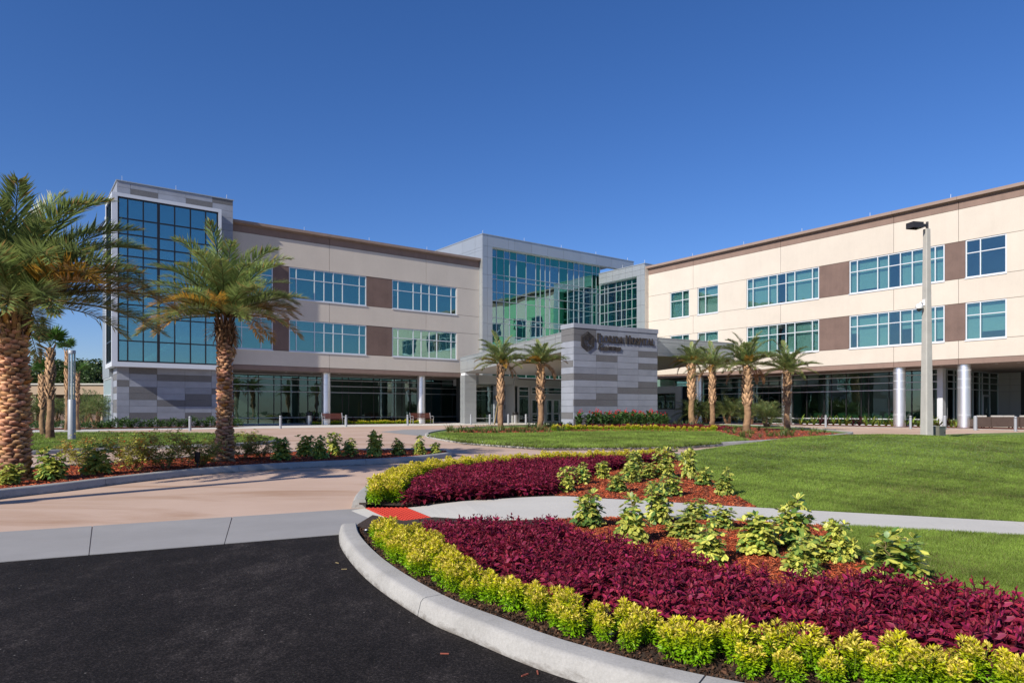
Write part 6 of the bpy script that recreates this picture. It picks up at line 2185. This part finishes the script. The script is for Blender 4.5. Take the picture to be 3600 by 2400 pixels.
for px, py, lb in ((1722, 1492.2, 'plain round bollard left of the leftmost island palm'), (1787, 1491, 'plain round bollard right of the leftmost island palm'),
                   (1849, 1490, 'plain round bollard before the entrance sidelight'), (1911, 1489, 'plain round bollard hidden behind the second island palm'),
                   (1968.6, 1488, 'plain round bollard at the left edge of the sign wall'), (3321, 1509, 'thick round bollard just right of the light pole'),
                   (3429, 1511.6, 'thick round bollard between the last column and the sofas')):
    post(px, py, lb, 0.10 if px > 3000 else 0.085, 0.84)

def bench(px0, px1, py, label):
    a, b = G(px0, py), G(px1, py)
    v = 50.9
    u0, u1 = on_v(px0, v), on_v(px1, v)
    w = u1 - u0
    rt = thing('bench', label, 'bench', B2W(u0, v, 0.005), RZ_B, 'benches at the left storefront')
    for i in range(5):
        MB().box(0.06, w - 0.06, 0.10 + i * 0.085, 0.17 + i * 0.085, 0.42, 0.45).build('seat_slat', 'wood_slat', rt)
    for i in range(5):
        y, z = 0.53 + i * 0.02, 0.50 + i * 0.085
        MB().hexa([(0.06, y, z), (w - 0.06, y, z), (w - 0.06, y + 0.025, z), (0.06, y + 0.025, z), (0.06, y + 0.015, z + 0.072), (w - 0.06, y + 0.015, z + 0.072), (w - 0.06, y + 0.04, z + 0.072), (0.06, y + 0.04, z + 0.072)]).build('back_slat', 'wood_slat', rt)
    for x in (0.03, w - 0.03):
        MB().tube([(x, 0.02, 0.0), (x, 0.06, 0.2), (x, 0.02, 0.45), (x, 0.0, 0.60), (x, 0.10, 0.66), (x, 0.35, 0.66), (x, 0.52, 0.62)], 0.026, 8).build('armrest', 'bench_metal', rt, True)
        MB().tube([(x, 0.56, 0.0), (x, 0.46, 0.25), (x, 0.50, 0.45), (x, 0.64, 0.95)], 0.028, 8).build('leg', 'bench_metal', rt, True)
        MB().tube([(x, 0.05, 0.41), (x, 0.50, 0.41)], 0.022, 6).build('seat_rail', 'bench_metal', rt, True)
bench(1140, 1214, 1492, 'slatted brown bench beside the litter bin, left of two at the storefront')
bench(1452, 1525, 1489, 'slatted brown bench before the second round column, right of two')

def litter_bin(px, py, label, s=1.0):
    p = G(px, py)
    rt = thing('litter_bin', label, 'litter bin', p, R(20), 'litter bins')
    MB().lathe([(0.29 * s, 0.0), (0.29 * s, 0.04), (0.27 * s, 0.05), (0.27 * s, 0.80 * s)], 20).build('body', 'steel', rt, True)
    MB().lathe([(0.30 * s, 0.80 * s), (0.30 * s, 0.86 * s)], 20).build('collar', 'dark_metal', rt, True)
    m = MB()
    for k in range(4):
        a = k * math.pi / 2 + 0.7
        m.tube([(0.26 * s * math.cos(a), 0.26 * s * math.sin(a), 0.86 * s), (0.26 * s * math.cos(a), 0.26 * s * math.sin(a), 1.0 * s)], 0.05 * s, 6)
    m.lathe([(0.20 * s, 0.86 * s), (0.20 * s, 1.0 * s)], 12)
    m.build('opening', 'black_plastic', rt, True)
    MB().lathe([(0.31 * s, 1.0 * s), (0.30 * s, 1.06 * s), (0.2 * s, 1.09 * s)], 20).build('lid', 'dark_metal', rt, True)
litter_bin(1087, 1493, 'steel litter bin with dark lid left of the benches', 0.92)
litter_bin(1812, 1487, 'steel litter bin with dark lid beside the entrance doors', 0.92)

# street light pole with camera and cabinet
pp = Vector(((3258 - CX) / FPX * 24.0, 24.0, 0.0))
pz = float(mound(np.array([pp.x]), np.array([pp.y]))[0])
lp = thing('light_pole', 'tapered concrete light pole on the lawn mound with box lamp', 'lamp post', (pp.x, pp.y, pz - 0.05), R(12))
ztop = (HY - 806) / FPX * 24.0 + EYE - pz + 0.05
def oct_(r, c):
    return [(r, -r + c), (r, r - c), (r - c, r), (-r + c, r), (-r, r - c), (-r, -r + c), (-r + c, -r), (r - c, -r)]
m = MB()
vs = [(x, y, 0) for x, y in oct_(0.158, 0.035)] + [(x, y, ztop) for x, y in oct_(0.088, 0.02)]
m.add(vs, [tuple(range(7, -1, -1)), tuple(range(8, 16))] + [(i, (i + 1) % 8, 8 + (i + 1) % 8, 8 + i) for i in range(8)])
m.build('pole', 'pole_conc', lp)
MB().tube([(0.02, 0, ztop), (0.02, 0, ztop + 0.26)], 0.042, 10).build('tenon', 'dark_metal', lp, True)
MB().box(-0.30, 0.0, -0.03, 0.03, ztop + 0.08, ztop + 0.18).build('arm', 'dark_metal', lp)
hd = MB()
hd.hexa([(-0.70, -0.17, ztop + 0.0), (-0.28, -0.17, ztop + 0.0), (-0.28, 0.17, ztop + 0.0), (-0.70, 0.17, ztop + 0.0), (-0.70, -0.17, ztop + 0.2), (-0.28, -0.17, ztop + 0.2), (-0.28, 0.17, ztop + 0.2), (-0.70, 0.17, ztop + 0.2)])
h_ = hd.build('lamp_head', 'dark_metal', lp)
MB().box(-0.67, -0.31, -0.14, 0.14, ztop - 0.01, ztop - 0.001).build('lens', 'glass_lamp', h_)
zc_ = (HY - 1060) / FPX * 24.0 + EYE - pz
dc = MB().tube([(-0.10, 0, zc_), (-0.26, 0, zc_ + 0.01), (-0.31, 0, zc_ - 0.06)], 0.022, 8).build('camera_bracket', 'white_plastic', lp, True)
MB().lathe([(0.06, 0.0), (0.115, -0.05), (0.12, -0.13), (0.10, -0.17)], 16, -0.31, 0).build('camera_housing', 'white_plastic', dc, True, loc=(0, 0, zc_ - 0.04))
MB().lathe([(0.085, -0.17), (0.075, -0.23), (0.03, -0.26)], 14, -0.31, 0).build('camera_dome', 'black_plastic', dc, True, loc=(0, 0, zc_ - 0.04))
MB().box(-0.14, -0.09, -0.05, 0.05, zc_ - 0.1, zc_ + 0.12).build('camera_plate', 'white_plastic', dc)
cbp = Vector(((3297 - CX) / FPX * 24.4, 24.4, pz - 0.05))
cbx = thing('utility_cabinet', 'small weathered grey-green utility cabinet beside the light pole', 'cabinet', cbp, R(30))
ch = (HY - 1497) / FPX * 24.4 + EYE - pz + 0.05
MB().box(-0.21, 0.21, -0.16, 0.16, 0, ch - 0.04).build('body', 'cabinet', cbx)
MB().box(-0.225, 0.225, -0.175, 0.175, ch - 0.04, ch).build('lid', 'cabinet', cbx)
MB().box(-0.19, 0.19, -0.166, -0.161, 0.05, ch - 0.08).build('door', 'cabinet', cbx)
MB().box(0.11, 0.14, -0.18, -0.167, ch * 0.5, ch * 0.5 + 0.06).build('latch', 'dark_metal', cbx)

lp2 = copy_tree(lp, None, (-11.2, 3.0, 0.0), R(200), None, 'second concrete light pole beyond the left edge that shades the drive')
# light column at the left
lc = thing('light_column', 'grey cylindrical light column with clear top before the fan palms', 'lamp post', G(252.5, 1551, BED), 0)
MB().lathe([(0.122, 0), (0.122, 1.44), (0.108, 1.46)], 20).build('base_tube', 'bollard_grey', lc, True)
MB().lathe([(0.095, 1.46), (0.095, 3.06)], 20).build('lens', 'glass_lamp', lc, True)
for k in range(4):
    a = k * math.pi / 2 + 0.5
    MB().tube([(0.098 * math.cos(a), 0.098 * math.sin(a), 1.45), (0.098 * math.cos(a), 0.098 * math.sin(a), 3.08)], 0.012, 6).build('rod', 'bollard_grey', lc, True)
MB().lathe([(0.03, 1.46), (0.03, 3.06)], 10).build('lamp_tube', 'white_plastic', lc, True)
MB().lathe([(0.118, 3.05), (0.118, 3.16), (0.11, 3.17)], 20).build('cap', 'bollard_grey', lc, True)

# ground spotlights and sprinkler heads
def spot(px, py, top, label):
    p = G(px, py, BED + 0.01)
    h = (py - top) / FPX * p.y
    rt = thing('spotlight', label, 'spotlight', p, 0, 'garden spotlights')
    MB().lathe([(0.018, 0), (0.018, h * 0.35)], 8).build('stake', 'black_plastic', rt, True)
    MB().lathe([(0.03, h * 0.35), (0.045, h * 0.45), (0.05, h * 0.95), (0.055, h)], 12).build('housing', 'dark_metal', rt, True)
    MB().lathe([(0.045, h - 0.005), (0.045, h + 0.004)], 12).build('lens', 'glass_lamp', rt, True)
spot(694, 1644, 1588, 'dark cylindrical garden spotlight before the second date palm')
spot(1962, 1517, 1498, 'small dark garden spotlight at the left end of the clipped row')
def sprinkler(px, py, label):
    rt = thing('sprinkler_head', label, 'sprinkler', G(px, py, BED - 0.005), 0, 'sprinkler heads')
    MB().lathe([(0.022, 0), (0.024, 0.035)], 12).build('body', 'black_plastic', rt, True)
    MB().lathe([(0.012, 0.035), (0.010, 0.042)], 10).build('cap', 'white_plastic', rt, True)
sprinkler(2146, 2250, 'black sprinkler head in the soil under the front golden plants')
sprinkler(1287, 1876, 'black sprinkler head at the left end of the front bed')

# wicker seating on the patio
def sofa(px0, px1, py, label):
    a, b = G(px0, py), G(px1, py)
    d = b - a
    L = d.length
    rt = thing('wicker_sofa', label, 'sofa', a, math.atan2(d.y, d.x), 'wicker sofas on the patio')
    MB().box(0, L, 0.0, 0.16, 0.10, 0.74).build('backrest', 'wicker', rt)
    MB().box(0.12, L - 0.12, 0.165, 0.85, 0.12, 0.40).build('seat', 'wicker', rt)
    for x in (0, L - 0.115):
        MB().box(x, x + 0.115, 0.165, 0.85, 0.10, 0.60).build('armrest', 'wicker', rt)
    n = max(2, int(L / 0.7))
    for i in range(n):
        x0, x1 = 0.14 + (L - 0.28) * i / n, 0.14 + (L - 0.28) * (i + 1) / n
        MB().box(x0 + 0.015, x1 - 0.015, 0.17, 0.30, 0.41, 0.83).build('back_cushion', 'cushion', rt)
        MB().box(x0 + 0.01, x1 - 0.01, 0.31, 0.84, 0.402, 0.50).build('seat_cushion', 'cushion', rt)
    for x in (0.06, L - 0.06):
        for y in (0.05, 0.78):
            MB().box(x - 0.03, x + 0.03, y - 0.03, y + 0.03, 0, 0.10).build('leg', 'wicker', rt)
sofa(3486, 3582, 1506, 'long brown wicker sofa with white cushions on the patio')
sofa(3436, 3484, 1506, 'short brown wicker sofa with white cushions beside the round bollard')
sofa(3588, 3680, 1506, 'brown wicker sofa cut by the right edge of the photo')
def armchair(u, v, rz, label):
    rt = thing('armchair', label, 'chair', B2W(u, v, 0.02), rz, 'striped chairs inside the right storefront')
    MB().box(-0.35, 0.35, -0.35, 0.25, 0.12, 0.44).build('seat', 'stripe_green', rt)
    MB().box(-0.35, 0.35, 0.25, 0.40, 0.12, 1.0).build('backrest', 'stripe_green', rt)
    for x in (-0.43, 0.36):
        MB().box(x, x + 0.07, -0.35, 0.40, 0.12, 0.62).build('armrest', 'stripe_green', rt)
    for x in (-0.36, 0.36):
        for y in (-0.3, 0.34):
            MB().box(x - 0.02, x + 0.02, y - 0.02, y + 0.02, 0, 0.12).build('leg', 'dark_metal', rt)
for i in range(9):
    armchair(54.0 + 0.5 * (i % 2), on_u(2830 + i * 42, 54.0), RZ_B + R(90 if i % 2 else -70), 'green striped armchair behind the right storefront glass, %s from the left' % ORD[i])
# loose leaves and wood bits on the asphalt
for i, (px, py, c) in enumerate(((1563, 2297, 'red_paint'), (1845, 2372, 'red_paint'), (1890, 2363, 'red_paint'), (1186, 1978, 'twig'), (1210, 2000, 'twig'))):
    p = G(px, py, 0.006)
    o = MB().hexa([(-0.02, -0.003, 0), (0.02, -0.004, 0), (0.02, 0.004, 0), (-0.02, 0.003, 0), (-0.02, -0.002, 0.005), (0.02, -0.003, 0.004), (0.02, 0.003, 0.004), (-0.02, 0.002, 0.005)]).build('wood_chip', c, None, loc=p)
    o.rotation_euler = (0, 0, i * 0.8)
    tag(o, ('stray red mulch chip on the asphalt, %s from the left' if c == 'red_paint' else 'stray curled leaf on the asphalt near the kerb end, %s of two') % ordn(i if i < 3 else i - 3), 'wood chip', 'stray chips on the asphalt' if c == 'red_paint' else 'stray leaves on the asphalt')
